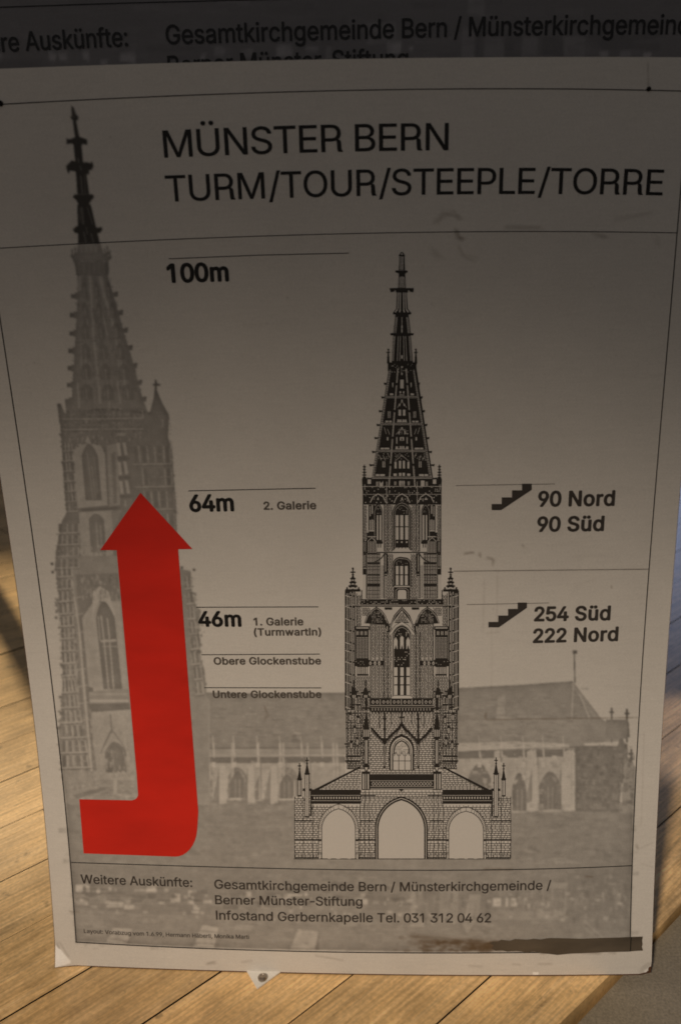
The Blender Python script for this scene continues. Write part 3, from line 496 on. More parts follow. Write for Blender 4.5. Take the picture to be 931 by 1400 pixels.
def stone():
    m = mat('grey_stone', (.20, .18, .145), 0.75, 0.3); nt = m.node_tree; b = nt.nodes['Principled BSDF']; L = nt.links
    tc = N(m, 'ShaderNodeTexCoord')
    a = N(m, 'ShaderNodeTexNoise', Scale=5.0, Detail=8.0, Roughness=.65); c = N(m, 'ShaderNodeTexNoise', Scale=420.0, Detail=4.0, Roughness=.7)
    L.new(tc.outputs['Object'], a.inputs['Vector']); L.new(tc.outputs['Object'], c.inputs['Vector'])
    r = N(m, 'ShaderNodeValToRGB'); e = r.color_ramp.elements; e[0].position = .3; e[0].color = (.235, .200, .143, 1); e[1].position = .72; e[1].color = (.33, .285, .213, 1)
    L.new(a.outputs[0], r.inputs[0])
    mr = N(m, 'ShaderNodeMapRange'); mr.inputs['From Min'].default_value = .3; mr.inputs['From Max'].default_value = .7; mr.inputs['To Min'].default_value = .72; mr.inputs['To Max'].default_value = 1.25
    L.new(c.outputs[0], mr.inputs['Value'])
    s = N(m, 'ShaderNodeVectorMath', operation='SCALE'); L.new(r.outputs[0], s.inputs[0]); L.new(mr.outputs[0], s.inputs['Scale'])
    L.new(s.outputs[0], b.inputs['Base Color'])
    bp = N(m, 'ShaderNodeBump'); bp.inputs['Strength'].default_value = .5; bp.inputs['Distance'].default_value = .001
    L.new(c.outputs[0], bp.inputs['Height']); L.new(bp.outputs[0], b.inputs['Normal']); return m
M_stone = stone()
sE = joints[0] + 0.0012
def sp(s, l, z): p = PN * s + PD * l; return (p[0], p[1], z)
o = obj('stone_floor', [sp(sE, -4, -.009), sp(sE + 3, -4, -.009), sp(sE + 3, 6, -.009), sp(sE, 6, -.009), sp(sE, -4, -.033), sp(sE, 6, -.033)],
        [(0, 1, 2, 3), (0, 3, 5, 4)], M_stone); o['kind'] = 'structure'

# ================================================================== THE POSTER BOARD
board = thing('poster_board', 'grey poster board with red arrow and steeple drawing standing upright on the wooden planks', 'poster board', (0.275, 0.0, 0.0))
# bruised corners: the board's lower corners are pushed in a little
def corner_bend(u, v):
    a = np.clip(1 - np.hypot(u - U0, v - V1) / .022, 0, 1); b = np.clip(1 - np.hypot(u - U1, v - V1) / .012, 0, 1)
    return -.004 * a ** 1.3 + .003 * b
# slab
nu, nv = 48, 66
us = np.linspace(U0 - .0006, U1 + .0004, nu + 1); vs = np.linspace(V0, V1 + .0014, nv + 1); UU, VV = np.meshgrid(us, vs)  # bottom reaches below the sheet: dark rim stands in for contact shadow
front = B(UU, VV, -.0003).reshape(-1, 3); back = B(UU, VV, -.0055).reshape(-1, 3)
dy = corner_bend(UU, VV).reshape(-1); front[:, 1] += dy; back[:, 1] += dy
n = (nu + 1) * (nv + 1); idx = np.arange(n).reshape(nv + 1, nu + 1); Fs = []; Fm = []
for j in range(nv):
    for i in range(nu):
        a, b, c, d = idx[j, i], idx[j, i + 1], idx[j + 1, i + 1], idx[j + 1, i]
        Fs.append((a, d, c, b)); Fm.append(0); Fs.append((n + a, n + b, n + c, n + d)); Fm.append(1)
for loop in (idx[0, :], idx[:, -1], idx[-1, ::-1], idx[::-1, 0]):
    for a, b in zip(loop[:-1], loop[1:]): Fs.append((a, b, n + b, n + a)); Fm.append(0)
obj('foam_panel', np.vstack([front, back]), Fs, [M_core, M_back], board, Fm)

# ---- the faded photograph printed over the sheet, drawn tone by tone
X0, Y0, CW, CH = -110, 70, 1140, 1290
tone = np.ones((CH, CW), np.float32)
stain = np.zeros((CH, CW), np.float32)
class Tone:
    def __init__(s): s.T = (0, 0, 1)
    def at(s, ox, oy, sc): s.T = (ox, oy, sc); return s
    def poly(s, pts, g, arr=None, k=1.0):
        arr = tone if arr is None else arr
        ox, oy, sc = s.T; p = np.array([(ox + x / sc - X0, oy + y / sc - Y0) for x, y in pts])
        x0, y0 = np.floor(p.min(0)).astype(int) - 1; x1, y1 = np.ceil(p.max(0)).astype(int) + 1
        x0, y0 = max(x0, 0), max(y0, 0); x1, y1 = min(x1, CW), min(y1, CH)
        if x1 <= x0 or y1 <= y0: return
        cov = np.zeros((y1 - y0, x1 - x0), np.float32)
        for sx in (.25, .75):
            for sy in (.25, .75):
                gx, gy = np.meshgrid(np.arange(x0, x1) + sx, np.arange(y0, y1) + sy)
                ins = np.zeros(gx.shape, bool)
                for i in range(len(p)):
                    (ax, ay), (bx, by) = p[i], p[i - 1]
                    if ay == by: continue
                    ins ^= ((ay > gy) != (by > gy)) & (gx < (bx - ax) * (gy - ay) / (by - ay) + ax)
                cov += ins * .25
        cov *= k
        arr[y0:y1, x0:x1] = arr[y0:y1, x0:x1] * (1 - cov) + g * cov
    def rect(s, x0, y0, x1, y1, g, arr=None, k=1.0): s.poly([(x0, y0), (x1, y0), (x1, y1), (x0, y1)], g, arr, k)
    def line(s, pts, w, g, arr=None, k=1.0):
        for (x0, y0), (x1, y1) in zip(pts[:-1], pts[1:]):
            dx, dy = x1 - x0, y1 - y0; L = math.hypot(dx, dy) or 1; nx, ny = -dy / L * w / 2, dx / L * w / 2
            s.poly([(x0 + nx, y0 + ny), (x1 + nx, y1 + ny), (x1 - nx, y1 - ny), (x0 - nx, y0 - ny)], g, arr, k)
    def specks(s, box, n, g, w, h, k=.6, arr=None, skew=0.0):
        """many small tonal marks inside a slanted box (x0,y0,x1,y1): stone joints, leaves, grain"""
        x0, y0, x1, y1 = box
        for _ in range(n):
            fy = random.random(); y = y0 + fy * (y1 - y0); x = x0 + random.random() * (x1 - x0) + skew * fy
            ww = random.uniform(*w) / 2; hh = random.uniform(*h) / 2
            s.poly([(x - ww, y - hh), (x + ww, y - hh * .8), (x + ww * .9, y + hh), (x - ww, y + hh * .9)], random.uniform(*g), arr, k)
    def arch(s, cx, base, hw, spring, apex, g, lean=0.0, k=1.0):
        pts = []
        for i in range(9):
            t = i / 8; pts.append((cx - hw + hw * t, spring + (apex - spring) * math.sin(t * math.pi / 2) ** .9))
        pts += [(2 * cx - x, y) for x, y in pts[::-1][1:]]
        pts = [(x + lean * (y - apex) / max(1, base - apex), y) for x, y in pts]
        s.poly([(cx - hw + lean, base)] + pts + [(cx + hw + lean, base)], g, k=k)
T = Tone()
# the sky of the photograph: a hair darker than the unprinted margins
T.at(0, 0, 1).poly([(-110, 341), (0, 339.4), (150, 331.7), (300, 324.8), (465, 318.9), (690, 317.1), (922, 318), (904, 560), (893, 690), (886, 779), (876, 950), (863, 1183), (861, 1300), (590, 1302.5), (275, 1296.4), (104, 1288), (98, 1179), (79, 1000), (61, 850), (44, 731), (18, 550), (0, 432), (-25, 340)], .965)
# nave, choir and square in front of the church
T.at(0, 0, 1).poly([(90, 1090), (300, 1096), (480, 1100), (690, 1098), (866, 1100), (861, 1299.5), (590, 1302), (275, 1296), (104, 1287.5)], .56)
T.at(260, 920, 4.232).poly([(60, 100), (100, 112), (300, 118), (560, 118), (960, 112), (960, 800), (-20, 800), (-20, 100)], .57)
T.poly([(10, 440), (960, 440), (960, 475), (15, 475)], .64); T.poly([(15, 476), (960, 474), (960, 486), (18, 488)], .80)
T.poly([(18, 488), (960, 484), (960, 520), (20, 524)], .50); T.poly([(20, 524), (960, 520), (960, 735), (30, 740)], .74)
T.poly([(15, 432), (960, 428), (960, 436), (15, 440)], .50)
for x in (45, 590): T.poly([(x, 360), (x + 40, 352), (x + 62, 375), (x + 50, 405), (x - 5, 405)], .49); T.line([(x + 10, 345), (x + 50, 350)], 6, .78)
for cx in (265, 560): T.arch(cx + 10, 728, 55, 600, 545, .56); T.rect(cx + 18, 620, cx + 28, 725, .76); T.rect(cx + 42, 620, cx + 50, 725, .76); T.rect(cx - 8, 715, cx + 55, 730, .86)
for x in (110, 245, 395, 520, 540, 680, 830, 850): T.poly([(x - 7, 410), (x + 4, 400), (x + 14, 740), (x - 4, 740)], .82, k=.7); T.line([(x + 16, 500), (x + 16, 735)], 5, .55)
for x in (130, 400): T.poly([(x, 590), (x, 735), (x - 62, 735), (x - 40, 690)], .58)
for x0 in (165, 415): T.rect(x0, 560, x0 + 55, 728, .80)
T.specks((20, 520, 900, 740), 230, (.6, .88), (5, 22), (5, 30), .45); T.specks((60, 120, 900, 430), 150, (.50, .66), (8, 50), (3, 8), .4)
T.specks((80, 130, 880, 430), 26, (.72, .85), (5, 14), (3, 6), .6)
T.specks((20, 735, 640, 800), 120, (.5, .66), (10, 45), (8, 25), .5)
# choir on the right
T.at(600, 850, 2.813)
T.poly([(60, 255), (300, 243), (512, 228), (560, 290), (625, 375), (625, 450), (60, 470)], .58)
T.poly([(515, 230), (625, 378), (600, 380), (505, 240)], .66); T.line([(519, 110), (522, 235)], 5, .45); T.rect(514, 110, 530, 124, .42)
T.line([(516, 235), (505, 470)], 5, .74); T.line([(540, 280), (578, 370)], 4, .78)
T.poly([(225, 290), (255, 280), (250, 455), (215, 455)], .66); T.poly([(60, 380), (630, 374), (720, 470), (720, 505), (60, 500)], .60)
T.poly([(60, 468), (300, 460), (500, 470), (500, 488), (60, 498)], .78); T.poly([(60, 500), (500, 488), (522, 520), (60, 530)], .50)
T.poly([(60, 528), (520, 518), (522, 726), (60, 736)], .75)
T.poly([(522, 480), (725, 470), (720, 560), (700, 640), (690, 735), (522, 728)], .47)
T.poly([(555, 468), (690, 460), (685, 478), (560, 476)], .80)
for cx, hw, ap in ((155, 45, 545), (308, 28, 580), (427, 44, 575)):
    T.arch(cx, 732, hw, ap + 60, ap, .50)
    for q in (-.4, 0, .4): T.rect(cx + q * hw * 1.2 - 2, ap + 70, cx + q * hw * 1.2 + 2, 730, .62)
    T.rect(cx - hw, 725, cx + hw, 733, .80)
for x in (225, 350, 365, 495, 510): T.poly([(x - 12, 500), (x + 8, 490), (x + 14, 726), (x - 14, 730)], .83, k=.8); T.line([(x + 14, 520), (x + 14, 700)], 5, .55)
for x, y in ((663, 330), (722, 335), (700, 385), (738, 490)):
    T.line([(x, y), (x, 465 if y < 480 else 540)], 8, .50); T.rect(x - 9, y + 14, x + 9, y + 22, .48); T.poly([(x - 7, y + 50), (x + 7, y + 50), (x + 11, y + 110), (x - 11, y + 110)], .50)
T.poly([(712, 505), (755, 560), (752, 735), (700, 735), (705, 640)], .62)
T.rect(640, 375, 725, 450, .56)
T.specks((70, 255, 600, 460), 90, (.52, .68), (8, 45), (3, 8), .35); T.specks((70, 510, 520, 730), 150, (.6, .9), (4, 27), (4, 22), .5)
T.specks((530, 480, 720, 730), 140, (.40, .58), (6, 22), (6, 22), .4); T.specks((690, 520, 750, 735), 40, (.5, .75), (4, 12), (5, 20), .5)
T.specks((80, 730, 740, 800), 90, (.48, .62), (14, 60), (6, 18), .4)
# the square: pavement, cars, stalls and crossings
T.at(0, 0, 1)
T.specks((95, 1110, 862, 1180), 420, (.49, .62), (5, 30), (2, 9), .35); T.specks((108, 1190, 860, 1296), 420, (.50, .66), (5, 36), (2, 7), .35)
T.poly([(100, 1182), (500, 1190), (862, 1186), (861, 1225), (560, 1232), (300, 1236), (101, 1222)], .51, k=.6)
T.at(100, 1180, 3.581)
T.poly([(10, 195), (600, 205), (900, 220), (900, 260), (300, 250), (10, 215)], .50, k=.6)
for b in ((15, 105, 50, 140), (65, 110, 82, 145), (115, 120, 135, 150), (360, 120, 410, 145), (500, 150, 512, 190), (514, 152, 524, 192), (565, 135, 608, 165), (580, 165, 592, 180), (845, 140, 872, 165), (450, 125, 470, 140), (205, 125, 215, 140)):
    T.rect(*b, random.uniform(.78, .9), k=.85)
for b in ((8, 178, 70, 188), (12, 192, 74, 206), (175, 190, 250, 204), (165, 206, 245, 216), (250, 205, 300, 226), (150, 170, 235, 176), (590, 218, 620, 228), (580, 234, 618, 245), (300, 130, 350, 136), (640, 185, 680, 195)):
    T.rect(*b, random.uniform(.74, .84), k=.8)
T.poly([(195, 318), (290, 322), (262, 396), (165, 388)], .76); T.line([(185, 345), (280, 352)], 5, .58); T.line([(176, 372), (270, 380)], 5, .58); T.line([(190, 330), (285, 336)], 4, .6)
T.poly([(635, 300), (712, 318), (690, 415), (590, 408)], .76); T.line([(615, 330), (705, 340)], 6, .58); T.line([(605, 365), (700, 372)], 5, .60); T.line([(598, 390), (692, 396)], 5, .58)
T.poly([(800, 300), (890, 305), (870, 330), (790, 325)], .66, k=.7)
T.poly([(10, 230), (150, 235), (150, 320), (10, 320)], .64, k=.6)
T.at(340, 1180, 3.325)
T.poly([(225, 300), (318, 312), (300, 395), (192, 385)], .72); T.poly([(318, 312), (322, 396), (300, 395)], .50); T.line([(205, 375), (298, 383)], 5, .84)
for b in ((160, 140, 195, 165), (195, 142, 240, 150), (480, 160, 540, 188), (565, 172, 592, 186), (672, 162, 700, 190), (255, 135, 268, 150), (640, 165, 655, 180)): T.rect(*b, random.uniform(.74, .88), k=.8)
T.poly([(540, 130), (700, 130), (690, 215), (540, 215)], .49, k=.5); T.rect(735, 110, 800, 290, .70, k=.6); T.rect(815, 120, 870, 260, .48, k=.6); T.rect(760, 120, 800, 230, .55, k=.6)
T.at(600, 1110, 3.103)
for b in ((228, 366, 262, 402), (282, 364, 292, 402), (305, 366, 330, 400), (362, 364, 376, 395), (374, 390, 384, 408), (750, 345, 770, 395), (690, 340, 700, 385), (660, 370, 685, 380)): T.rect(*b, random.uniform(.80, .92), k=.85)
T.rect(0, 330, 80, 470, .66, k=.6); T.rect(80, 350, 130, 490, .52, k=.6); T.poly([(130, 350), (178, 350), (165, 450), (120, 515), (100, 480)], .70, k=.7); T.rect(180, 350, 220, 460, .50, k=.6)
T.rect(230, 420, 560, 458, .63, k=.6); T.rect(410, 410, 545, 448, .70, k=.5); T.rect(200, 460, 800, 500, .54, k=.6); T.line([(600, 450), (690, 530)], 6, .70, k=.6); T.line([(250, 490), (330, 560)], 5, .64, k=.6); T.line([(605, 480), (660, 530)], 4, .68, k=.5)
T.poly([(395, 222), (490, 190), (610, 218)], .66, k=.7); T.rect(470, 300, 545, 325, .66, k=.6); T.rect(545, 260, 800, 460, .48, k=.5); T.specks((560, 270, 800, 400), 40, (.46, .7), (6, 20), (8, 40), .4)
for x in (395, 440, 480, 535): T.line([(x, 320), (x, 440)], 5, .64, k=.6)
T.at(0, 0, 1)
T.specks((275, 955, 470, 1020), 260, (.47, .68), (3, 16), (1, 3), .45); T.specks((630, 948, 788, 1020), 250, (.47, .70), (3, 16), (1, 3), .45)
T.specks((275, 1046, 400, 1095), 90, (.56, .88), (1, 3), (2, 8), .32); T.specks((700, 1036, 790, 1105), 90, (.5, .88), (1, 3), (2, 8), .32)
for cx_, b_, h_ in ((325, 1092, 38), (392, 1093, 34), (655, 1104, 40), (710, 1110, 44), (752, 1108, 46)):
    T.arch(cx_, b_, 9.5, b_ - h_ * .6, b_ - h_, .47, k=.85); T.line([(cx_ - 3, b_ - h_ * .7), (cx_ - 3, b_)], 1.4, .68, k=.8); T.line([(cx_ + 3, b_ - h_ * .7), (cx_ + 3, b_)], 1.4, .68, k=.8); T.line([(cx_ - 10, b_), (cx_ + 10, b_)], 1.8, .86, k=.8)
for cx_ in (305, 344, 375, 688, 732, 772):
    T.poly([(cx_ - 4, 1048), (cx_ + 3, 1046), (cx_ + 5, 1098), (cx_ - 5, 1100)], .84, k=.75); T.poly([(cx_ - 5, 1050), (cx_ - 5, 1096), (cx_ - 15, 1098), (cx_ - 9, 1070)], .54, k=.7)
T.specks((790, 1020, 865, 1105), 200, (.38, .60), (2, 7), (2, 8), .5)
for x_ in (292, 320, 352, 383, 412, 440, 655, 685, 715, 742, 770):
    T.line([(x_, 1016), (x_ + 1, 1036)], 2.2, .84, k=.8); T.line([(x_ - 1, 1006), (x_, 1018)], 1.5, .80, k=.7); T.rect(x_ - 2.5, 1042, x_ + 3, 1049, .86, k=.8)
T.line([(270, 1034), (470, 1034)], 1.2, .44, k=.7); T.line([(640, 1027), (790, 1021)], 1.3, .44, k=.7)
T.specks((95, 1098, 865, 1180), 900, (.42, .68), (3, 16), (1.5, 5), .32); T.specks((104, 1190, 860, 1298), 900, (.42, .72), (2, 14), (1, 4), .32)
T.specks((104, 1205, 560, 1240), 130, (.38, .52), (4, 22), (2, 7), .5); T.specks((104, 1210, 860, 1262), 90, (.74, .88), (2, 8), (2, 6), .5); T.specks((560, 1205, 860, 1262), 120, (.40, .62), (2, 6), (6, 20), .5)
# the tower on the left -------------------------------------------------
_sp = T.specks
def dense(box, n, g, w, h, k=.6, arr=None, skew=0.0): _sp(box, int(n * 2.0), (g[0] - .04, g[1] + .03), (w[0] * .5, w[1] * .5), (h[0], h[1] * 1.2), min(.8, k * 1.15), arr, skew)
T.specks = dense
def fringe(pts, n, g, sz):
    """little crockets and broken stone along an outline"""
    for (x0, y0), (x1, y1) in zip(pts[:-1], pts[1:]):
        L = math.hypot(x1 - x0, y1 - y0)
        for _ in range(max(1, int(n * .6 * L / 100))):
            f = random.random(); x, y = x0 + (x1 - x0) * f + random.gauss(0, sz * .5), y0 + (y1 - y0) * f; r = random.uniform(.3, .8) * sz
            T.poly([(x - r, y - r * .6), (x + r * .8, y - r), (x + r, y + r * .7), (x - r * .7, y + r)], g, k=.85)
T.at(0, 120, 5.833)                              # black lantern above the second rule
K = .02
for pts in ([(570, 138), (592, 160), (615, 215), (630, 235), (575, 228)], [(562, 228), (632, 232), (624, 258), (604, 268), (572, 252)],
            [(582, 262), (612, 262), (638, 400), (600, 400)], [(532, 404), (560, 410), (600, 392), (640, 390), (698, 412), (700, 455), (660, 452), (655, 465), (590, 462), (578, 445), (535, 452)],
            [(588, 460), (655, 460), (668, 600), (602, 600)], [(528, 625), (575, 575), (640, 600), (690, 590), (722, 600), (738, 585), (750, 625), (735, 655), (715, 660), (716, 690), (690, 690), (672, 665), (608, 670), (560, 662), (552, 690), (540, 672)],
            [(605, 665), (692, 665), (716, 850), (618, 850)], [(580, 870), (596, 850), (745, 850), (754, 872), (728, 905), (712, 935), (630, 935), (612, 900)],
            [(618, 930), (728, 930), (802, 1246), (625, 1246)], [(582, 1130), (612, 1100), (640, 1110), (640, 1160), (600, 1160)], [(750, 1110), (790, 1115), (815, 1108), (820, 1135), (800, 1160), (750, 1160)]):
    T.poly(pts, K)
for pts, w in (([(648, 700), (660, 840)], 14), ([(680, 690), (684, 840)], 8), ([(640, 620), (655, 660)], 10), ([(655, 950), (668, 1090)], 18), ([(700, 950), (742, 1090)], 9), ([(690, 1110), (700, 1170)], 7), ([(672, 1150), (690, 1240)], 12), ([(728, 1160), (752, 1240)], 12), ([(640, 960), (645, 1080)], 8), ([(625, 560), (632, 596)], 14)):
    T.line(pts, w * .8, .40, k=.5)
T.line([(590, 170), (605, 215)], 10, .55, k=.8)
# below the rule the same tower is screened back
T.at(70, 320, 5.172); G = .60
T.poly([(150, 175), (160, 150), (185, 140), (190, 70), (350, 66), (372, 135), (400, 145), (412, 170), (408, 200), (412, 260), (405, 300), (420, 350), (437, 410), (480, 560), (520, 700), (575, 880), (640, 1130), (700, 1300), (140, 1300), (150, 1130), (165, 870), (178, 640), (190, 400), (186, 290), (165, 200), (138, 150)], G)
T.poly([(165, 180), (408, 190), (410, 285), (180, 290)], .54)

for x_, y_ in ((150, 105), (172, 88), (398, 84), (415, 110), (380, 100)):
    T.line([(x_, y_), (x_ + 4, y_ + 70)], 9, .60); T.rect(x_ - 8, y_ + 14, x_ + 10, y_ + 22, .60); T.rect(x_ - 10, y_ + 44, x_ + 14, y_ + 60, .57)
T.poly([(140, 140), (160, 150), (172, 205), (150, 165)], .58); T.poly([(430, 150), (408, 160), (400, 205), (420, 170)], .58)
for x_ in (215, 250, 285, 320): T.arch(x_, 130, 9, 100, 84, .72, k=.5)
for x_ in (200, 235, 270, 305, 340, 375): T.line([(x_, 190), (x_ + 1, 285)], 5, .66, k=.6)
fringe([(145, 120), (160, 200)], 10, .57, 8); fringe([(420, 120), (405, 210)], 10, .57, 8); fringe([(190, 300), (178, 640), (150, 1130)], 5, .57, 9); fringe([(412, 300), (520, 700), (640, 1130)], 5, .57, 9);  fringe([(165, 190), (410, 195)], 16, .66, 9); fringe([(180, 285), (410, 290)], 16, .5, 9)
for k in range(7): fringe([(185 - k * 5, 380 + k * 120), (430 + k * 33, 370 + k * 120)], 9, .50, 8)
for x, y in ((160, 440), (152, 573), (150, 703), (142, 826), (136, 948), (132, 1068), (118, 1182)): T.rect(x - 18, y - 16, x + 16, y + 16, .56); T.rect(x + 10, y - 26, x + 44, y + 24, .58)
for x, y in ((458, 424), (495, 553), (528, 678), (562, 802), (594, 928), (628, 1048), (660, 1166)): T.rect(x - 30, y - 12, x + 14, y + 20, .56); T.rect(x - 5, y - 18, x + 18, y + 4, .56)
for pts, w in (([(205, 300), (200, 400)], 22), ([(275, 300), (285, 420), (300, 700), (330, 1000), (350, 1200)], 17), ([(350, 300), (372, 420), (395, 500)], 24), ([(375, 420), (430, 600), (480, 850), (545, 1160)], 17), ([(255, 550), (262, 700)], 8), ([(365, 560), (400, 720)], 10), ([(240, 800), (250, 960)], 9), ([(380, 830), (395, 980)], 9), ([(460, 800), (485, 960)], 10), ([(215, 800), (215, 960)], 8), ([(400, 1050), (415, 1230)], 10), ([(190, 1050), (200, 1230)], 10), ([(470, 1040), (490, 1200)], 10)):
    T.line(pts, w, .78, k=.7)
for pts, w in (([(240, 300), (262, 480)], 22), ([(310, 300), (345, 500)], 26), ([(385, 300), (440, 500), (520, 800), (600, 1120)], 32), ([(300, 520), (350, 720)], 30), ([(345, 740), (400, 1000)], 22), ([(170, 770), (480, 740)], 12), ([(180, 1000), (500, 990)], 12), ([(175, 560), (420, 530)], 10)):
    T.line(pts, w, .53, k=.6)
T.specks((180, 420, 400, 1200), 230, (.50, .74), (5, 14), (8, 44), .45, skew=60); T.specks((400, 750, 520, 1200), 60, (.5, .7), (5, 14), (8, 40), .4, skew=60)
T.at(70, 540, 5.172)
T.line([(55, 60), (70, 200)], 20, .55); T.poly([(100, 35), (150, 45), (150, 140), (110, 160)], .57)
T.poly([(740, -110), (752, -80), (748, -40), (790, 60), (835, 140), (830, 300), (855, 400), (870, 600), (885, 760), (890, 1000), (620, 1000), (620, 130), (700, 120), (725, 20)], .53)
T.line([(740, -108), (745, 0)], 12, .52); T.rect(722, -80, 772, -64, .52)
T.poly([(50, 70), (70, 60), (100, 130), (640, 90), (700, 130), (860, 420), (885, 900), (890, 1240), (30, 1240), (35, 1110), (75, 900), (110, 830), (95, 680), (80, 420), (70, 250)], .55)
T.poly([(155, 390), (190, 350), (235, 340), (260, 290), (285, 345), (345, 350), (380, 400), (400, 780), (190, 800)], .76)
T.poly([(395, 360), (470, 340), (490, 780), (415, 790)], .68); T.arch(268, 745, 58, 430, 345, .53, lean=35)
T.line([(255, 400), (300, 740)], 6, .70, k=.7); T.line([(290, 500), (318, 740)], 6, .70, k=.7); T.line([(305, 430), (330, 700)], 5, .66, k=.7)
T.poly([(425, 420), (455, 400), (470, 760), (445, 770)], .57)
for (x, y) in ((480, 340), (485, 475), (497, 610)):
    T.poly([(x - 15, y), (x + 8, y), (x + 18, y + 90), (x - 3, y + 92)], .82); T.poly([(x + 26, y - 5), (x + 48, y - 5), (x + 62, y + 84), (x + 42, y + 88)], .80)
    T.rect(x - 10, y + 98, x + 78, y + 120, .50)
for b in ((440, 90, 460, 150), (478, 88, 500, 148), (440, 195, 520, 205), (440, 225, 520, 234), (460, 270, 525, 290), (520, 745, 532, 790)): T.rect(*b, .74, k=.75)
T.poly([(210, 805), (490, 790), (490, 808), (215, 825)], .50); T.poly([(200, 830), (440, 815), (440, 1130), (215, 1170)], .74)
T.arch(318, 1110, 54, 880, 838, .54, lean=20); T.line([(320, 900), (335, 1110)], 7, .74, k=.8); T.line([(350, 920), (362, 1090)], 7, .70, k=.8)
T.poly([(425, 820), (500, 815), (470, 900), (440, 960)], .62)
T.line([(790, 430), (795, 780)], 6, .62, k=.7); T.line([(640, 400), (655, 680)], 8, .62, k=.6); T.line([(825, 430), (835, 760)], 8, .48, k=.7); T.line([(790, 170), (792, 230)], 14, .66, k=.7)
fringe([(55, 70), (75, 250), (82, 420), (100, 700), (110, 830)], 9, .53, 11); fringe([(832, 150), (855, 420), (885, 800), (890, 1000)], 9, .53, 8); fringe([(100, 120), (400, 100), (700, 130)], 14, .45, 14); fringe([(110, 200), (420, 170)], 16, .72, 9); fringe([(120, 260), (420, 240)], 14, .44, 12); fringe([(160, 380), (235, 340), (345, 350), (380, 400)], 12, .48, 10)
T.poly([(80, 890), (95, 900), (110, 980), (125, 1090), (40, 1110), (60, 1060)], .56); T.line([(130, 400), (170, 800)], 12, .50, k=.7)
T.specks((90, 130, 640, 330), 170, (.44, .72), (8, 26), (5, 27), .5); T.specks((90, 340, 160, 820), 90, (.45, .72), (5, 18), (8, 26), .5, skew=25)
T.specks((560, 330, 860, 1000), 130, (.48, .62), (6, 18), (10, 60), .4); T.specks((50, 1060, 440, 1240), 90, (.45, .78), (8, 26), (8, 26), .45)
T.specks((60, 1130, 140, 1230), 30, (.66, .8), (8, 20), (14, 30), .5)
T.at(60, 760, 3.879)
T.poly([(65, 60), (75, 0), (400, 0), (780, 80), (785, 140), (780, 190), (800, 260), (835, 290), (820, 400), (832, 540), (852, 600), (862, 700), (865, 745), (880, 770), (880, 1320), (135, 1320), (118, 1300), (110, 1240), (88, 1040), (80, 920), (92, 860), (95, 750), (105, 650), (100, 480), (90, 320), (66, 260), (82, 200), (66, 110)], .64)
fringe([(66, 60), (82, 200), (66, 260), (100, 480), (105, 650), (92, 860), (80, 920)], 12, .58, 11); fringe([(780, 90), (790, 200), (835, 290), (832, 540), (862, 700)], 9, .58, 9); fringe([(80, 900), (95, 1060), (110, 1240)], 6, .66, 12)
T.poly([(170, 100), (400, 90), (410, 230), (330, 240), (200, 330)], .55)
T.poly([(205, 330), (260, 250), (405, 240), (450, 705), (245, 720)], .76)
T.poly([(262, 190), (300, 160), (345, 190), (380, 310), (360, 320), (330, 260), (300, 235), (272, 280), (258, 340)], .84)
T.arch(318, 708, 50, 330, 240, .52, lean=50); T.line([(305, 315), (320, 440), (345, 705)], 7, .76); T.line([(338, 330), (350, 440), (372, 705)], 7, .76); T.line([(290, 320), (300, 450)], 6, .70); T.line([(305, 452), (385, 448)], 12, .78); T.line([(310, 480), (390, 480)], 5, .70)
T.poly([(225, 690), (265, 700), (262, 730), (235, 730)], .54); T.poly([(240, 722), (448, 705), (450, 780), (240, 785)], .66); T.rect(245, 762, 450, 776, .86, k=.8); T.rect(245, 728, 445, 738, .80, k=.6)
T.poly([(235, 785), (455, 780), (460, 815), (255, 830)], .53); T.poly([(255, 830), (462, 815), (490, 1190), (270, 1200)], .75)
T.line([(355, 840), (362, 940)], 8, .58); T.line([(362, 920), (300, 1050)], 9, .56); T.line([(362, 920), (425, 1010), (440, 1060)], 8, .60)
T.arch(378, 1150, 56, 1040, 985, .54, lean=8); T.arch(378, 1148, 44, 1045, 1000, .50, lean=8); T.line([(370, 1060), (374, 1150)], 5, .62); T.rect(372, 1150, 390, 1240, .82, k=.8)
T.line([(150, 130), (190, 400), (215, 700), (255, 1140)], 9, .88, k=.9)
T.line([(125, 130), (165, 420), (200, 760), (230, 1140)], 16, .55, k=.8); T.line([(180, 160), (215, 520), (255, 980), (275, 1140)], 14, .55, k=.8)
for y in (230, 320, 415, 510, 610, 700, 790, 880): T.line([(90 + y * .03, y + 8), (190 + y * .06, y - 14)], 7, .78, k=.6)
T.poly([(715, 85), (780, 92), (785, 190), (820, 300), (830, 520), (860, 740), (800, 760), (760, 500), (735, 250)], .60); T.line([(790, 260), (815, 480), (850, 730)], 14, .78, k=.5); T.rect(775, 500, 835, 515, .52); T.specks((740, 110, 800, 740), 60, (.5, .8), (5, 27), (8, 24), .5, skew=50)
for x, y in ((732, 62), (797, 74), (45, 42), (48, 86)): T.poly([(x - 8, y - 5), (x + 6, y - 9), (x + 9, y + 6), (x - 4, y + 9)], .50)
T.specks((70, 60, 160, 1230), 330, (.48, .86), (5, 18), (7, 26), .5, skew=50); T.specks((200, 110, 400, 235), 70, (.46, .78), (6, 18), (5, 27), .5)
T.specks((250, 830, 460, 1190), 70, (.62, .84), (5, 27), (5, 27), .4, skew=20); T.specks((170, 820, 250, 1200), 60, (.55, .82), (6, 14), (8, 26), .5, skew=30)
T.line([(90, 1045), (170, 1050)], 8, .5, k=.6); T.line([(105, 1135), (200, 1130)], 8, .5, k=.6); T.line([(190, 1230), (300, 1190), (490, 1195)], 8, .56, k=.7)
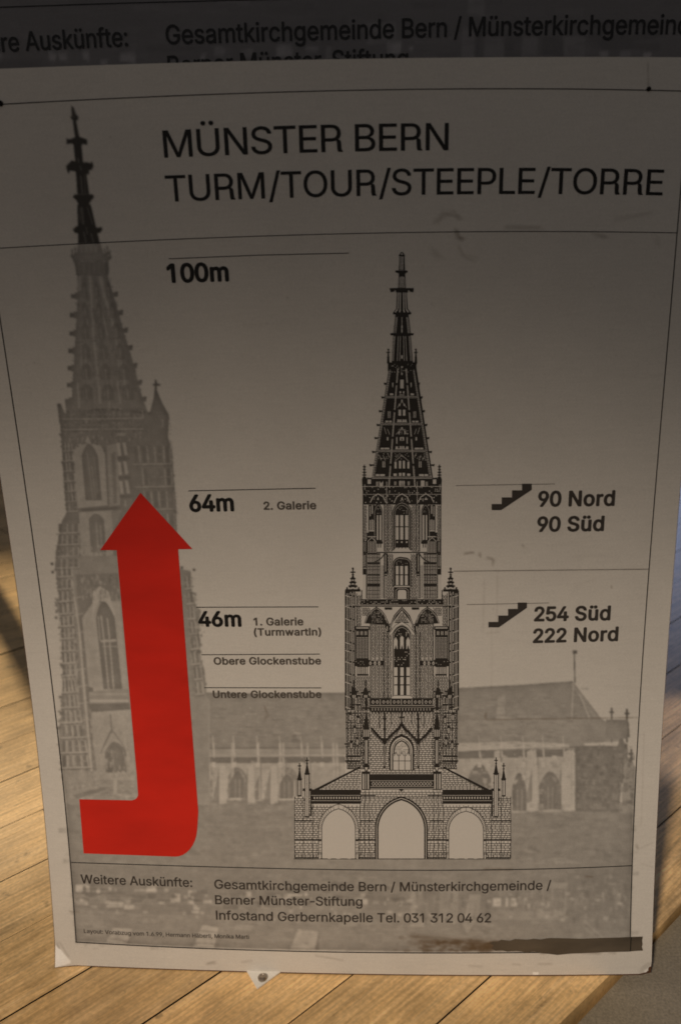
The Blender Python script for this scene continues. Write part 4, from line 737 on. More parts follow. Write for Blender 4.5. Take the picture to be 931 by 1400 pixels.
T.specks((110, 1140, 490, 1240), 60, (.58, .80), (8, 26), (6, 18), .45)
for x, y in ((112, 480), (98, 575), (92, 748), (96, 835), (88, 910)): T.rect(x - 10, y - 8, x + 10, y + 8, .58)
T.specks = _sp
def buttress(l0, r0, y0, l1, r1, y1, rows, cols):
    """panelled buttress: string courses, shafts and dark recesses between them"""
    X = lambda f, g: (l0 + (l1 - l0) * g) + f * ((r0 + (r1 - r0) * g) - (l0 + (l1 - l0) * g))
    Y = lambda g: y0 + (y1 - y0) * g
    for j in range(rows):
        a, b = (j + .12) / rows, (j + .86) / rows
        for i in range(cols):
            f0, f1 = (i + .2) / cols, (i + random.uniform(.6, .8)) / cols
            T.poly([(X(f0, a), Y(a)), (X(f1, a), Y(a)), (X(f1, b), Y(b)), (X(f0, b), Y(b))], random.uniform(.46, .56), k=.8)
            if random.random() < .75: T.line([(X(f1 + .05, a), Y(a)), (X(f1 + .05, b), Y(b))], 6, random.uniform(.76, .88), k=.75)
            if random.random() < .5: c = (a + b) / 2; T.line([(X(f0, c), Y(c)), (X(f1, c), Y(c))], 5, .74, k=.7)
        c = (j + .95) / rows
        T.line([(X(-.03, c), Y(c)), (X(1.03, c), Y(c) - 6)], 6, random.uniform(.74, .86), k=.8); T.line([(X(-.06, c), Y(c) + 8), (X(1.03, c), Y(c) + 2)], 5, .46, k=.7)
T.at(60, 760, 3.879); buttress(72, 150, 50, 100, 170, 640, 9, 3); buttress(98, 165, 650, 92, 250, 1130, 6, 4)
buttress(742, 782, 100, 805, 850, 740, 8, 2)
T.at(70, 540, 5.172); buttress(82, 150, 330, 112, 190, 830, 7, 3); buttress(48, 200, 900, 36, 200, 1230, 4, 4); buttress(570, 850, 340, 640, 885, 980, 4, 5); buttress(100, 630, 100, 100, 640, 250, 2, 14)
T.at(70, 320, 5.172)
for k in range(6):
    y = 330 + k * 145; hw = 1 + k * .28
    for cx in (235 + k * 3, 320 + k * 16, 405 + k * 27):
        T.arch(cx, y + 120, 17 * hw, y + 40, y + 5, .50, lean=8, k=.7); T.line([(cx + 2, y + 45), (cx + 6, y + 115)], 6, .76, k=.7); T.line([(cx - 9 * hw, y + 50), (cx - 7 * hw, y + 115)], 4, .70, k=.6)
T.at(60, 760, 3.879); T.poly([(110, 1130), (495, 1190), (495, 1290), (230, 1240), (135, 1300)], .72, k=.55); _sp((120, 1200, 480, 1290), 90, (.5, .85), (8, 30), (5, 14), .5); T.poly([(150, 1270), (320, 1225), (330, 1240), (180, 1290)], .52, k=.7); T.rect(370, 1180, 390, 1262, .84, k=.8)
# dirt, rub marks, scuffs
T.at(0, 0, 1)
def smear(pts, w, k, n=10):
    for i in range(n):
        j = lambda: random.gauss(0, w * .35)
        T.line([(x + j(), y + j()) for x, y in pts], w * random.uniform(.15, .5), 1.0, stain, k / n * 2.2)
smear([(595, 305), (606, 295), (622, 292), (630, 300)], 9, .35); smear([(622, 314), (626, 326), (634, 325)], 6, .7); smear([(626, 335), (634, 350), (650, 356)], 8, .25)
smear([(690, 310), (740, 313)], 8, .3); smear([(810, 322), (830, 324)], 8, .4); smear([(895, 322), (900, 340)], 8, .2); smear([(840, 300), (890, 290)], 9, .15); smear([(590, 340), (600, 352)], 14, .2)
smear([(634, 757), (648, 756)], 3, .9); smear([(655, 755), (657, 762)], 4, .7); smear([(665, 762), (673, 765), (674, 772)], 4, .6); smear([(714, 744), (716, 748)], 3, .5)
smear([(663, 975), (663, 983)], 4, .8, 6); smear([(836, 801), (836, 804)], 2, .8, 4); smear([(362, 965), (366, 978), (362, 983)], 3, .5)
smear([(560, 1290), (640, 1288), (700, 1292), (760, 1296)], 9, .7, 27); smear([(560, 1280), (600, 1284), (660, 1288)], 10, .5, 12); smear([(745, 1300), (820, 1303)], 4, .5); smear([(760, 1293), (850, 1288)], 8, .3)
smear([(660, 1188), (700, 1189)], 3, .8); smear([(800, 1198), (810, 1199)], 3, .8); smear([(735, 1318), (755, 1318)], 2, .5); smear([(700, 1318), (712, 1319)], 2, .4); smear([(640, 1320), (660, 1322)], 3, .25)
smear([(283, 1318), (296, 1316)], 4, .5); smear([(430, 1306), (470, 1313)], 2, .4); smear([(330, 1316), (345, 1314)], 3, .3); smear([(870, 1155), (871, 1160)], 3, .7); smear([(95, 1246), (110, 1247)], 2, .6)
smear([(78, 1290), (84, 1302), (92, 1313)], 3, .45); smear([(82, 1288), (95, 1308)], 2, .4); smear([(860, 1270), (862, 1275)], 3, .5)
def blotch(x0, y0, x1, y1, n, k, r=(2, 7)):
    for _ in range(n):
        x, y = random.uniform(x0, x1), y0 + (y1 - y0) * random.betavariate(3, 2); w_, h_ = random.uniform(*r), random.uniform(.8, 2.6)
        T.poly([(x - w_, y), (x - w_ * .4, y - h_), (x + w_ * .5, y - h_ * .8), (x + w_, y + h_ * .2), (x + w_ * .3, y + h_), (x - w_ * .6, y + h_ * .9)], 1.0, stain, k * random.uniform(.4, 1))
blotch(575, 1288, 650, 1301, 55, .55); blotch(640, 1284, 752, 1301, 130, .5, (3, 12)); blotch(590, 1283, 630, 1292, 26, .5); blotch(690, 1290, 760, 1300, 60, .5, (3, 12)); blotch(740, 1298, 840, 1304, 30, .35); blotch(652, 1286, 740, 1301, 50, .5, (3, 12)); blotch(530, 1297, 640, 1301, 16, .4); blotch(545, 1278, 600, 1290, 20, .25)
for x0, y0, x1, y1, k in ((622, 981 - 200, 886, 778, .14), (664, 984, 872, 981, .30), (662, 790, 660, 866, .10), (680, 780, 679, 866, .10), (664, 866, 684, 864, .12), (885, 84, 886, 122, .25), (875, 1160, 892, 1152, .12), (874, 1180, 893, 1186, .10), (672, 958, 672, 850, .08), (880, 1000, 876, 1130, .08)):
    T.line([(x0, y0), (x1, y1)], 1.3, 1.0, stain, k * 2)
for _ in range(150):
    x, y = random.uniform(0, 910), random.uniform(95, 1320); r = random.uniform(.5, 1.3)
    T.poly([(x - r, y), (x, y - r), (x + r, y), (x, y + r)], 1.0, stain, random.uniform(.15, .6))
for _ in range(60):                                # long soft rubbing marks
    x, y = random.uniform(0, 900), random.uniform(350, 1300); l = random.uniform(20, 90)
    T.line([(x, y), (x + l, y + random.uniform(-8, 8))], random.uniform(2, 7), 1.0, stain, random.uniform(.02, .05))
white = np.zeros((CH, CW), np.float32)              # torn white paper at the corners
T.poly([(76, 1291), (84, 1299), (98, 1316), (76, 1319)], 1.0, white, .95); T.line([(82, 1297), (97, 1314)], 2.2, 1.0, white, .8); T.line([(79, 1303), (90, 1317)], 1.5, 1.0, white, .9)
T.poly([(880, 1328), (892, 1322), (893, 1333), (882, 1333)], 1.0, white, .7); T.rect(728, 1329, 736, 1335, 1.0, white, .8)
def blur(a, n):
    for _ in range(n):
        a[1:-1] = a[:-2] * .25 + a[1:-1] * .5 + a[2:] * .25
        a[:, 1:-1] = a[:, :-2] * .25 + a[:, 1:-1] * .5 + a[:, 2:] * .25
low = tone.copy()
def box(a, r):
    for ax in (0, 1):
        c = np.cumsum(np.pad(a, [(r + 1, r) if k == ax else (0, 0) for k in (0, 1)], mode='edge'), ax)
        a = (c[2 * r + 1:] - c[:-2 * r - 1]) / (2 * r + 1) if ax == 0 else (c[:, 2 * r + 1:] - c[:, :-2 * r - 1]) / (2 * r + 1)
    return a
low = box(box(tone, 7), 7)
ink = (tone < .95) & (tone > .2)
tone = np.where(ink, np.clip(low + 1.7 * (tone - low), .26, .96), tone).astype(np.float32)
tone = np.where(ink, 1 - (1 - tone) * 1.10, tone).astype(np.float32)
YY, XX = np.mgrid[0:CH, 0:CW]
tone = np.where(ink & (XX + X0 < 285) & (YY + Y0 > 318) & (YY + Y0 < 1085), tone * .90, tone).astype(np.float32)
tone[1105 - Y0:] = (lambda z: (blur(z, 1), z)[1])(tone[1105 - Y0:].copy()); blur(tone, 1)
blur(stain, 1)
def cloud(n, seedv):
    r = np.random.default_rng(seedv).random((CH // n + 3, CW // n + 3)).astype(np.float32); blur(r, 1)
    ys = np.arange(CH) / n; xs = np.arange(CW) / n; yi = ys.astype(int); xi = xs.astype(int); fy = (ys - yi)[:, None]; fx = (xs - xi)[None]
    a = r[yi][:, xi]; b = r[yi][:, xi + 1]; c = r[yi + 1][:, xi]; d = r[yi + 1][:, xi + 1]
    return (a * (1 - fx) + b * fx) * (1 - fy) + (c * (1 - fx) + d * fx) * fy - .5
grain = .26 * cloud(5, 9) + .20 * cloud(3, 1) + .14 * cloud(7, 2) + .10 * cloud(24, 3) + .22 * cloud(2, 4)
printed = np.clip((.95 - tone) / .25, 0, 1)         # only where the screened photograph has ink
tone = np.clip(tone * (1 + grain * (printed * .9 + .08) * np.where(tone < .3, .5, 1)), 0.03, 1.05)
# lay the tones on a fine grid that follows the bent board
gu, gv = 680, 940
us = np.linspace(U0, U1, gu + 1); vs = np.linspace(V0, V1, gv + 1); UU, VV = np.meshgrid(us, vs)
px, py = project(UU, VV)
ix = np.clip(px - X0 - .5, 0, CW - 2.001); iy = np.clip(py - Y0 - .5, 0, CH - 2.001)
xi = ix.astype(int); yi = iy.astype(int); fx = ix - xi; fy = iy - yi
def sample(a): return (a[yi, xi] * (1 - fx) + a[yi, xi + 1] * fx) * (1 - fy) + (a[yi + 1, xi] * (1 - fx) + a[yi + 1, xi + 1] * fx) * fy
g, st, wh = sample(tone), sample(stain), sample(white)
PAPER = np.array([.60, .565, .515]); INK = np.array([.028, .024, .020]); DIRT = np.array([.11, .070, .036]); WHITE = np.array([.88, .86, .82])
c = INK + (PAPER - INK) * g[..., None]
c = c * (1 - st[..., None]) + DIRT * st[..., None]; c = c * (1 - wh[..., None]) + WHITE * wh[..., None]
q = B(UU, VV, 0.0); q[..., 1] += corner_bend(UU, VV)
rows = (gv + 1) * (gu + 1); me = bpy.data.meshes.new('printed_sheet')
me.vertices.add(rows); me.vertices.foreach_set('co', q.reshape(-1).astype(np.float32))
idx = np.arange(rows).reshape(gv + 1, gu + 1)
quads = np.stack([idx[:-1, :-1], idx[1:, :-1], idx[1:, 1:], idx[:-1, 1:]], -1).reshape(-1, 4)
me.loops.add(quads.size); me.loops.foreach_set('vertex_index', quads.ravel().astype(np.int32))
me.polygons.add(len(quads)); me.polygons.foreach_set('loop_start', np.arange(0, quads.size, 4, dtype=np.int32))
me.update(calc_edges=True)
me.polygons.foreach_set('use_smooth', np.ones(len(quads), bool))
ca = me.color_attributes.new('tone', 'FLOAT_COLOR', 'POINT')
ca.data.foreach_set('color', np.concatenate([c, np.ones(c.shape[:2] + (1,))], -1).astype(np.float32).ravel())
me.materials.append(M_paper); me.validate()
sheet = bpy.data.objects.new('printed_sheet', me); COL.objects.link(sheet); sheet.parent = board
sheet.matrix_parent_inverse = Matrix.Translation(-Vector(board.location))

# ---- rules
def rule(pts, w=1.0, m=M_ink, name='rule_line'):
    s = Sheet(); a = np.array(pts, float)
    if len(a) > 3:                                  # smooth the measured polyline
        ax = 0 if np.ptp(a[:, 0]) > np.ptp(a[:, 1]) else 1
        f = np.polyfit(a[:, ax], a[:, 1 - ax], 3); t = np.linspace(a[0, ax], a[-1, ax], 40); y = np.polyval(f, t)
        a = np.stack([t, y] if ax == 0 else [y, t], 1)
    s.line([tuple(p) for p in a], w); return s.build(name, [m], board)
s = Sheet()
for pts in ([(-43, 145.2), (7, 142.5), (150, 135.4), (310, 128.2), (465, 123.3), (620, 122.1), (885, 123.4), (931, 124.4), (940, 124.7)],
            [(-43, 145.2), (-25, 260), (0, 432.3), (18, 550), (26, 600), (44, 731), (61, 850), (78.6, 1000), (85.5, 1060), (98.3, 1178.9), (104, 1288)],
            [(104, 1287.8), (275, 1296.4), (590, 1302.7), (861, 1299.8)], [(940, 124.7), (930.7, 260), (923, 339.6), (903.9, 560), (893.3, 688.6), (886.4, 778.6), (875.8, 950), (862.7, 1183), (861, 1299.8)]):
    a = np.array(pts, float); ax = 0 if np.ptp(a[:, 0]) > np.ptp(a[:, 1]) else 1
    f = np.polyfit(a[:, ax], a[:, 1 - ax], 3); t = np.linspace(a[0, ax], a[-1, ax], 50); y = np.polyval(f, t)
    s.line(list(zip(t, y) if ax == 0 else zip(y, t)), 1.35)
s.build('border_rule', [M_ink], board)
rule([(-22, 340.5), (0, 339.4), (150, 331.7), (300, 324.8), (465, 318.9), (690, 317.1), (924, 318.2)], 1.05)
rule([(98.3, 1178.9), (300, 1185.2), (600, 1189.6), (862.7, 1183.3)], 1.15)
for pts in ([(231.6, 353.8), (355, 348.8), (476.7, 346)], [(258, 671), (431, 667.4)], [(269, 830.1), (435, 829.5)], [(276, 895), (437, 894.1)], [(280, 940), (439, 940.3)], [(402, 1174), (697, 1174)]):
    rule(pts, 1.05, name='height_rule')
for pts in ([(623, 663.7), (758, 661.5)], [(638, 826.4), (750, 824.2)], [(620, 780.8), (886, 778.0)]): rule(pts, .6, M_ink2, name='height_rule')

# ---- lettering
def t(text, base, cap, m=M_ink, bold=0.0, name='caption_lettering'): return lettering(name, text, base, cap, m, board, bold, track=-30 if 'heading' in name else -14)
t('MÜNSTER BERN', [(225.1, 215.6), (427, 208.3), (612.8, 205.2)], 37, name='heading_lettering', bold=5)
t('TURM~/TOUR~/STEEPLE~/TORRE', [(228.4, 275.8), (357, 271.6), (546, 266.4), (731, 265.2), (904.9, 266.9)], 35.6, name='heading_lettering', bold=5)
BD = 32
t('100m', [(229.5, 386), (313.7, 383.6)], 24.6, bold=BD); t('64m', [(259.6, 699), (320.6, 698)], 22, bold=BD); t('46m', [(271.8, 855.9), (330.6, 855.9)], 19.8, bold=BD)
t('2. Galerie', [(360.6, 696.6), (432.5, 695.8)], 10.5, M_ink2, 27); t('1. Galerie', [(347, 854.8), (415, 854.6)], 10.1, M_ink2, 27)
t('(TurmwartIn)', [(347.4, 868.8), (439.3, 868.4)], 9.6, M_ink2, 27)
t('Obere Glockenstube', [(292.6, 908.3), (439.1, 908)], 9.6, M_ink2, 27); t('Untere Glockenstube', [(291.5, 953.8), (439.7, 953.8)], 9.5, M_ink2, 27)
t('90 Nord', [(734.6, 692), (839.6, 690.8)], 20, M_ink3, 30); t('90 Süd', [(733.4, 726.4), (825, 725.2)], 19.5, M_ink3, 30)
t('254 Süd', [(729.3, 848.8), (833.7, 847.3)], 18.8, M_ink3, 30); t('222 Nord', [(727.8, 878.4), (844.3, 875.6)], 18.4, M_ink3, 30)
INF = M_ink3
t('Weitere Auskünfte:', [(111.2, 1207.4), (187, 1210), (263.4, 1212.4)], 11.9, INF, 12)
t('Gesamtkirchgemeinde Bern / Münsterkirchgemeinde /', [(293.5, 1214.6), (529.5, 1218.2), (753, 1215.9)], 12.1, INF, 12)
t('Berner Münster-Stiftung', [(294.6, 1235.8), (395, 1237.3), (495.5, 1238.4)], 11.9, INF, 12)
t('Infostand Gerbernkapelle Tel. 031 312 04 62', [(295.7, 1256.9), (483, 1260.3), (671, 1260.8)], 12.1, INF, 12)
t('Layout: Vorabzug vom 1.6.99, Hermann Häberli, Monika Marti', [(115.4, 1275.2), (221.5, 1280), (340.7, 1283.4)], 5.4, INF, 8)

# ---- red arrow: shaft, head and the rounded turn at its foot
pts = [(192.5, 673.5), (263.5, 750.5), (244, 750.8), (271.5, 1110)]
pts += [(271.5 - 1.5 - 30 * (1 - math.cos(a)), 1131 + 40 * math.sin(a)) for a in np.linspace(.1, math.pi / 2, 9)]
pts += [(115, 1166.5), (109, 1092.5), (180, 1094)] + [(180 + 9.5 * math.sin(a) - .3, 1086 + 8 * math.cos(a)) for a in np.linspace(.2, math.pi / 2, 6)]
pts += [(187.5, 1060), (160, 752), (137.5, 752)]
Sheet().poly(pts) if False else None
s = Sheet(); s.poly(pts); s.build('red_arrow', [M_red], board)

# ---- stair symbols
for T0, pp in (((610, 640, 3.21), [(198, 157), (242, 157), (242, 128), (287, 128), (287, 97), (331, 97), (331, 68), (374, 68), (374, 95), (240, 184), (198, 184)]),
               ((610, 770, 3.21), [(184, 257), (227, 257), (227, 229), (270, 229), (270, 200), (312, 200), (312, 172), (353, 172), (353, 195), (230, 281), (184, 281)])):
    s = Sheet(T0); s.poly(pp, 1); s.build('stair_symbol', [M_ink3], board)
# ---- brown tape across the lower right corner
s = Sheet((600, 1110, 3.103))
top = [(214, 556), (232, 549), (246, 552), (262, 541), (300, 546), (322, 538), (372, 541), (400, 537), (430, 540), (452, 536), (470, 534), (530, 535), (600, 537), (680, 534), (760, 532), (815, 529), (863, 528)]
bot_ = [(860, 545), (862, 560), (859, 572), (864, 587), (830, 589), (800, 592), (700, 594), (620, 598), (560, 600), (500, 606), (470, 602), (430, 598), (405, 590), (372, 596), (330, 588), (290, 592), (262, 584), (240, 588), (222, 578), (232, 566)]
s.poly(top + bot_); s.build('tape_strip', [M_tape], board, base=.00032)
s = Sheet(); s.line([(862, 1281), (861, 1300)], 1.3); s.build('border_rule', [M_ink], board, base=.00045)
# ---- pins
def disc(name, px, r, m, h=.0012, proj=P, parent=board, seg=18):
    c0 = proj([px], 0.0003)[0]; V = []; n = seg
    for k, (rr, hh) in enumerate(((1, 0), (1, h * .6), (.7, h))):
        for i in range(n):
            a = 2 * math.pi * i / n; V.append((c0[0] + r * rr * math.cos(a), c0[1] - hh, c0[2] + r * rr * math.sin(a)))
    Fd = [tuple(range(2 * n, 3 * n))] + [(k * n + i, k * n + (i + 1) % n, (k + 1) * n + (i + 1) % n, (k + 1) * n + i) for k in range(2) for i in range(n)]
    return obj(name, V, Fd, m, parent)
disc('pin', (886, 121.8), .0017, M_dark); disc('pin', (1.5, 141.5), .0021, M_dark)

# ================================================================== the line drawing of the steeple (part of the board)
D = Sheet()
def mir(pts, ax): return [(2 * ax - x, y) for x, y in pts]
def both_rect(ax, x0, y0, x1, y1, l): D.rect(x0, y0, x1, y1, l); D.rect(2 * ax - x1, y0, 2 * ax - x0, y1, l)
def both_line(ax, pts, w, l=2): D.line(pts, w, l); D.line(mir(pts, ax), w, l)
def both_poly(ax, pts, l): D.poly(pts, l); D.poly(mir(pts, ax), l)
def gothic(cx, hw, base, spring, apex, n=9):
    R = ((spring - apex) ** 2 + hw ** 2) / (2 * hw)
    L = []
    for i in range(n + 1):
        y = spring + (apex - spring) * i / n
        x = cx - hw + R - math.sqrt(max(0, R * R - (spring - y) ** 2))
        L.append((min(x, cx), y))
    return [(cx - hw, base)] + L + [(2 * cx - x, y) for x, y in L[::-1][1:]] + [(cx + hw, base)]
def bricks(x0, y0, x1, y1, rh, bw, w, layer=2, clip=None, lw=None):
    w = w * 1.3
    y = y0; k = 0
    while y < y1 - 1e-6:
        ye = min(y + rh, y1)
        segs = [(x0, x1)] if clip is None else clip((y + ye) / 2)
        for a, b in segs:
            if b - a < bw * .25: continue
            D.h(ye, a, b, w, layer)
            x = x0 + ((k % 2) * .5 + .17 * random.random()) * bw
            while x < b:
                if x > a: D.vl(x, y, ye, lw or w, layer)
                x += bw * random.uniform(.75, 1.25)
        y += rh; k += 1
def specklights(x0, y0, x1, y1, nx, ny, fill=.5, layer=3):
    dx, dy = (x1 - x0) / nx, (y1 - y0) / ny
    for i in range(nx):
        for j in range(ny):
            if random.random() < fill:
                D.rect(x0 + (i + .2) * dx, y0 + (j + .2) * dy, x0 + (i + .2 + random.uniform(.35, .6)) * dx, y0 + (j + .2 + random.uniform(.35, .6)) * dy, layer)

# ---- spire, upper
D.at(480, 330, 6.65); A = 461
D.poly([(430, 134), (436, 122), (452, 98), (470, 98), (486, 122), (492, 134)], 2); D.poly([(448, 120), (461, 104), (474, 120)], 3)
D.poly([(438, 134), (484, 134), (489, 262), (432, 262)], 2); 
for x in (447, 459, 470): D.line([(x + 1, 138), (x - 1, 258)], 6, 3)
D.rect(401, 264, 512, 282, 2); D.poly([(405, 282), (434, 282), (430, 292)], 2); D.poly([(510, 282), (488, 282), (492, 292)], 2)
D.poly([(433, 282), (489, 282), (497, 425), (424, 425)], 2)
for a, b in ((448, 444), (461, 461), (474, 478)):
    for y0, y1 in ((322, 348), (353, 382), (388, 420)): D.line([(a, y0), (b if y1 > 400 else a, y1)], 8, 3)
D.line([(436, 330), (431, 420)], 4, 3); D.line([(485, 330), (490, 420)], 4, 3)
D.rect(350, 424, 568, 442, 2); both_poly(A, [(352, 440), (398, 440), (392, 455), (360, 464)], 2); D.poly([(400, 440), (520, 440), (512, 466), (410, 466)], 2)
D.poly([(416, 462), (504, 462), (514, 612), (408, 612)], 2)
for x0, x1 in ((429, 424), (447, 444), (474, 477), (492, 498)):
    for y0, y1 in ((468, 500), (506, 540), (546, 576), (582, 610)): D.line([(x0 + (x1 - x0) * (y0 - 460) / 150, y0), (x0 + (x1 - x0) * (y1 - 460) / 150, y1)], 10, 3)
D.poly([(450, 466), (470, 466), (466, 520), (456, 520)], 4)
D.poly([(408, 612), (514, 612), (545, 650), (378, 650)], 2); 
for x, xx in ((420, 402), (446, 440), (476, 482), (500, 518)): D.line([(x, 618), (xx, 642)], 12, 3)
D.rect(380, 644, 545, 664, 2)
D.poly([(402, 662), (521, 662), (541, 835), (382, 835)], 2)
for x0, x1 in ((409, 392), (418, 405), (461, 461), (504, 518), (513, 530)): D.line([(x0, 690), (x1, 832)], 5, 3)
for y in (765, 800): D.rect(455, y, 467, y + 24, 3)
D.rect(380, 830, 545, 852, 2); both_poly(A, [(352, 836), (385, 832), (385, 852), (360, 856)], 2)
D.poly([(381, 850), (541, 850), (562, 1100), (366, 1100)], 2)
for x0, x1 in ((388, 372), (397, 383), (428, 418), (447, 440), (475, 482), (494, 504), (525, 540), (534, 551)): D.line([(x0, 862), (x1, 1085)], 4.5, 3)
D.rect(452, 890, 470, 1010, 4); D.rect(454, 1035, 468, 1066, 3)
for ax in (337, 587):
    D.vl(ax, 975, 1180, 9, 2); D.rect(ax - 17, 1004, ax + 17, 1014, 2); D.poly([(ax - 6, 1020), (ax + 6, 1020), (ax + 13, 1110), (ax - 13, 1110)], 2); D.rect(ax - 8, 975, ax + 8, 990, 2); D.rect(ax - 12, 1050, ax + 12, 1058, 2)
D.poly([(330, 1095), (365, 1100), (560, 1100), (598, 1095), (585, 1172), (575, 1200), (350, 1200), (340, 1172)], 2); specklights(365, 1112, 560, 1195, 16, 6, .28)
D.rect(453, 1135, 470, 1148, 3)
# ---- spire, lower
D.at(480, 490, 6.65)
D.poly([(350, 40), (586, 40), (742, 1085), (188, 1085)], 2); D.poly([(340, 40), (590, 40), (585, 104), (345, 104)], 2)
for x, y in ((313, 228), (290, 353), (268, 478), (247, 603), (228, 722), (205, 848), (182, 968), (160, 1090)):
    both_poly(A, [(x - 18, y - 10), (x + 8, y - 5), (x + 34, y - 8), (x + 34, y + 6), (x + 8, y + 8), (x - 12, y + 14)], 2)
both_line(A, [(352, 105), (197, 1080)], 7, 3); both_line(A, [(360, 105), (210, 1080)], 3, 3); both_line(A, [(356, 105), (203, 1080)], 2.5, 4)
for k in range(46): 
    y = 110 + k * 21; x = 352 - 155 * (y - 105) / 975
    both_line(A, [(x - 6, y), (x + 14, y)], 4, 4)
both_line(A, [(425, 95), (345, 1165)], 6, 3); both_line(A, [(419, 95), (337, 1165)], 2.5, 3)
for y in (232, 478, 720, 965): 
    x = 425 - 80 * (y - 95) / 1070; both_rect(A, x - 14, y - 10, x + 12, y + 12, 4)
for y, hx in ((345, 150), (590, 190), (835, 235), (1078, 280)):
    D.h(y, A - hx + 8, A + hx - 8, 4, 3); D.h(y + 12, A - hx + 6, A + hx - 6, 4, 3); D.h(y + 6, A - hx, A + hx, 5, 4)
for b in ((446, 193, 476, 272), (456, 74, 467, 86), (455, 130, 467, 150), (430, 466, 452, 520), (443, 715, 480, 748), (410, 715, 418, 775), (394, 940, 412, 1000), (434, 930, 453, 1000),
          (440, 298, 452, 318), (420, 555, 436, 578), (440, 555, 456, 578), (404, 800, 424, 825), (440, 797, 452, 824), (456, 797, 464, 824), (385, 1046, 414, 1068), (434, 1040, 456, 1068), (390, 1118, 410, 1152), (436, 1115, 446, 1158), (452, 1115, 458, 1158), (455, 375, 467, 392), (434, 412, 446, 432), (455, 625, 467, 640), (430, 660, 440, 690)):
    D.rect(*b, 3)
    m = (2 * A - b[2], b[1], 2 * A - b[0], b[3])
    if abs((b[0] + b[2]) / 2 - A) > 6: D.rect(*m, 3)
D.vl(461, 717, 748, 4, 4); D.poly([(448, 748), (461, 718), (474, 748), (470, 748), (461, 732), (452, 748)], 4)
D.h(332, 438, 484, 6, 3); D.h(577, 415, 507, 6, 3); D.h(822, 402, 520, 6, 3)
for b in ((352, 318, 382, 334), (312, 566, 338, 581), (345, 566, 368, 581), (325, 715, 337, 745), (268, 812, 298, 826), (302, 812, 346, 826), (285, 935, 292, 990), (300, 935, 307, 990), (224, 1052, 256, 1069), (262, 1052, 305, 1069), (226, 1120, 246, 1158), (256, 1120, 268, 1158), (276, 1120, 290, 1158), (374, 220, 382, 260), (350, 480, 356, 540), (335, 480, 341, 540)):
    both_rect(A, *b, 3)
for (x, y, h) in ((300, 625, 60), (330, 640, 50), (290, 880, 45), (330, 860, 40), (255, 880, 45)): both_line(A, [(x, y), (x + 18, y + h)], 3.5, 3)
for yy in (400, 645, 890): 
    D.line([(A - 40 - (yy - 400) * .05, yy + 45), (A, yy - 10), (A + 40 + (yy - 400) * .05, yy + 45)], 4, 3)
specklights(230, 860, 340, 930, 9, 5, .3); specklights(582, 860, 692, 930, 9, 5, .3); specklights(395, 860, 527, 920, 10, 5, .3); specklights(400, 640, 522, 690, 9, 4, .3)
D.rect(105, 1090, 820, 1200, 2); 
D.poly([(100, 1095), (145, 1095), (145, 1160), (100, 1160)], 2)
both_rect(A, 150, 1100, 180, 1140, 3)
for b in ((226, 1120, 246, 1158), (256, 1110, 290, 1160), (390, 1118, 410, 1152), (440, 1112, 484, 1158)): both_rect(A, *b, 3)
D.vl(452, 1112, 1160, 4, 4); D.vl(470, 1112, 1160, 4, 4); D.poly([(256, 1112), (272, 1136), (290, 1112), (290, 1106), (256, 1106)], 4)
for ax in (120, 801):
    D.vl(ax, 965, 1100, 10, 2)
    for y, r in ((985, 14), (1010, 13), (1035, 17), (1060, 18)): D.rect(ax - r, y - 6, ax + r, y + 5, 2)
    D.poly([(ax - 14, 1075), (ax + 14, 1075), (ax + 22, 1100), (ax + 16, 1200), (ax - 16, 1200), (ax - 22, 1100)], 2); D.vl(ax + 4, 1145, 1195, 5, 3)
# ---- octagon
D.at(470, 630, 5.819)
D.rect(150, 340, 773, 1100, 1); D.rect(150, 196, 775, 348, 2)
specklights(160, 205, 765, 262, 40, 4, .22); specklights(165, 272, 760, 338, 34, 5, .30)
for cx in (272, 462, 652):
    D.line([(cx - 62, 330), (cx - 40, 285), (cx, 262), (cx + 40, 285), (cx + 62, 330)], 6, 3); D.line([(cx - 30, 300), (cx, 272), (cx + 30, 300)], 4, 4); D.poly([(cx - 8, 310), (cx, 285), (cx + 8, 310)], 3)
D.h(203, 150, 775, 4, 3); D.h(266, 150, 775, 3, 3)
for x in (340, 583): D.rect(x - 8, 160, x + 8, 350, 2); D.vl(x, 165, 345, 4, 3)
D.rect(150, 345, 156, 900, 2); D.rect(767, 345, 773, 900, 2)
bricks(156, 350, 182, 640, 12, 14, 3.4); bricks(742, 350, 768, 640, 12, 14, 3.4); bricks(322, 345, 386, 720, 12.5, 20, 3.6); bricks(540, 345, 604, 720, 12.5, 20, 3.6)
both_rect(A + .5, 318, 345, 326, 1095, 2); both_rect(A + .5, 346, 348, 351, 720, 2)
# central window
D.poly(gothic(462, 78, 712, 415, 322), 2); D.line(gothic(462, 70, 705, 418, 333), 3, 3)
D.line(gothic(462, 56, 690, 420, 352), 2.5, 3)
for x in (413, 448, 487):
    wd = 22 if x == 413 else 24
    D.rect(x, 432, x + wd, 520, 3); D.rect(x, 528, x + wd, 626, 3); D.rect(x + 6, 640, x + wd - 6, 652, 3)
specklights(420, 370, 505, 422, 8, 5, .35)
D.poly([(395, 714), (412, 690), (512, 690), (530, 714)], 3); D.vl(435, 670, 698, 6, 4); D.vl(462, 670, 698, 6, 4); D.vl(490, 670, 698, 6, 4)
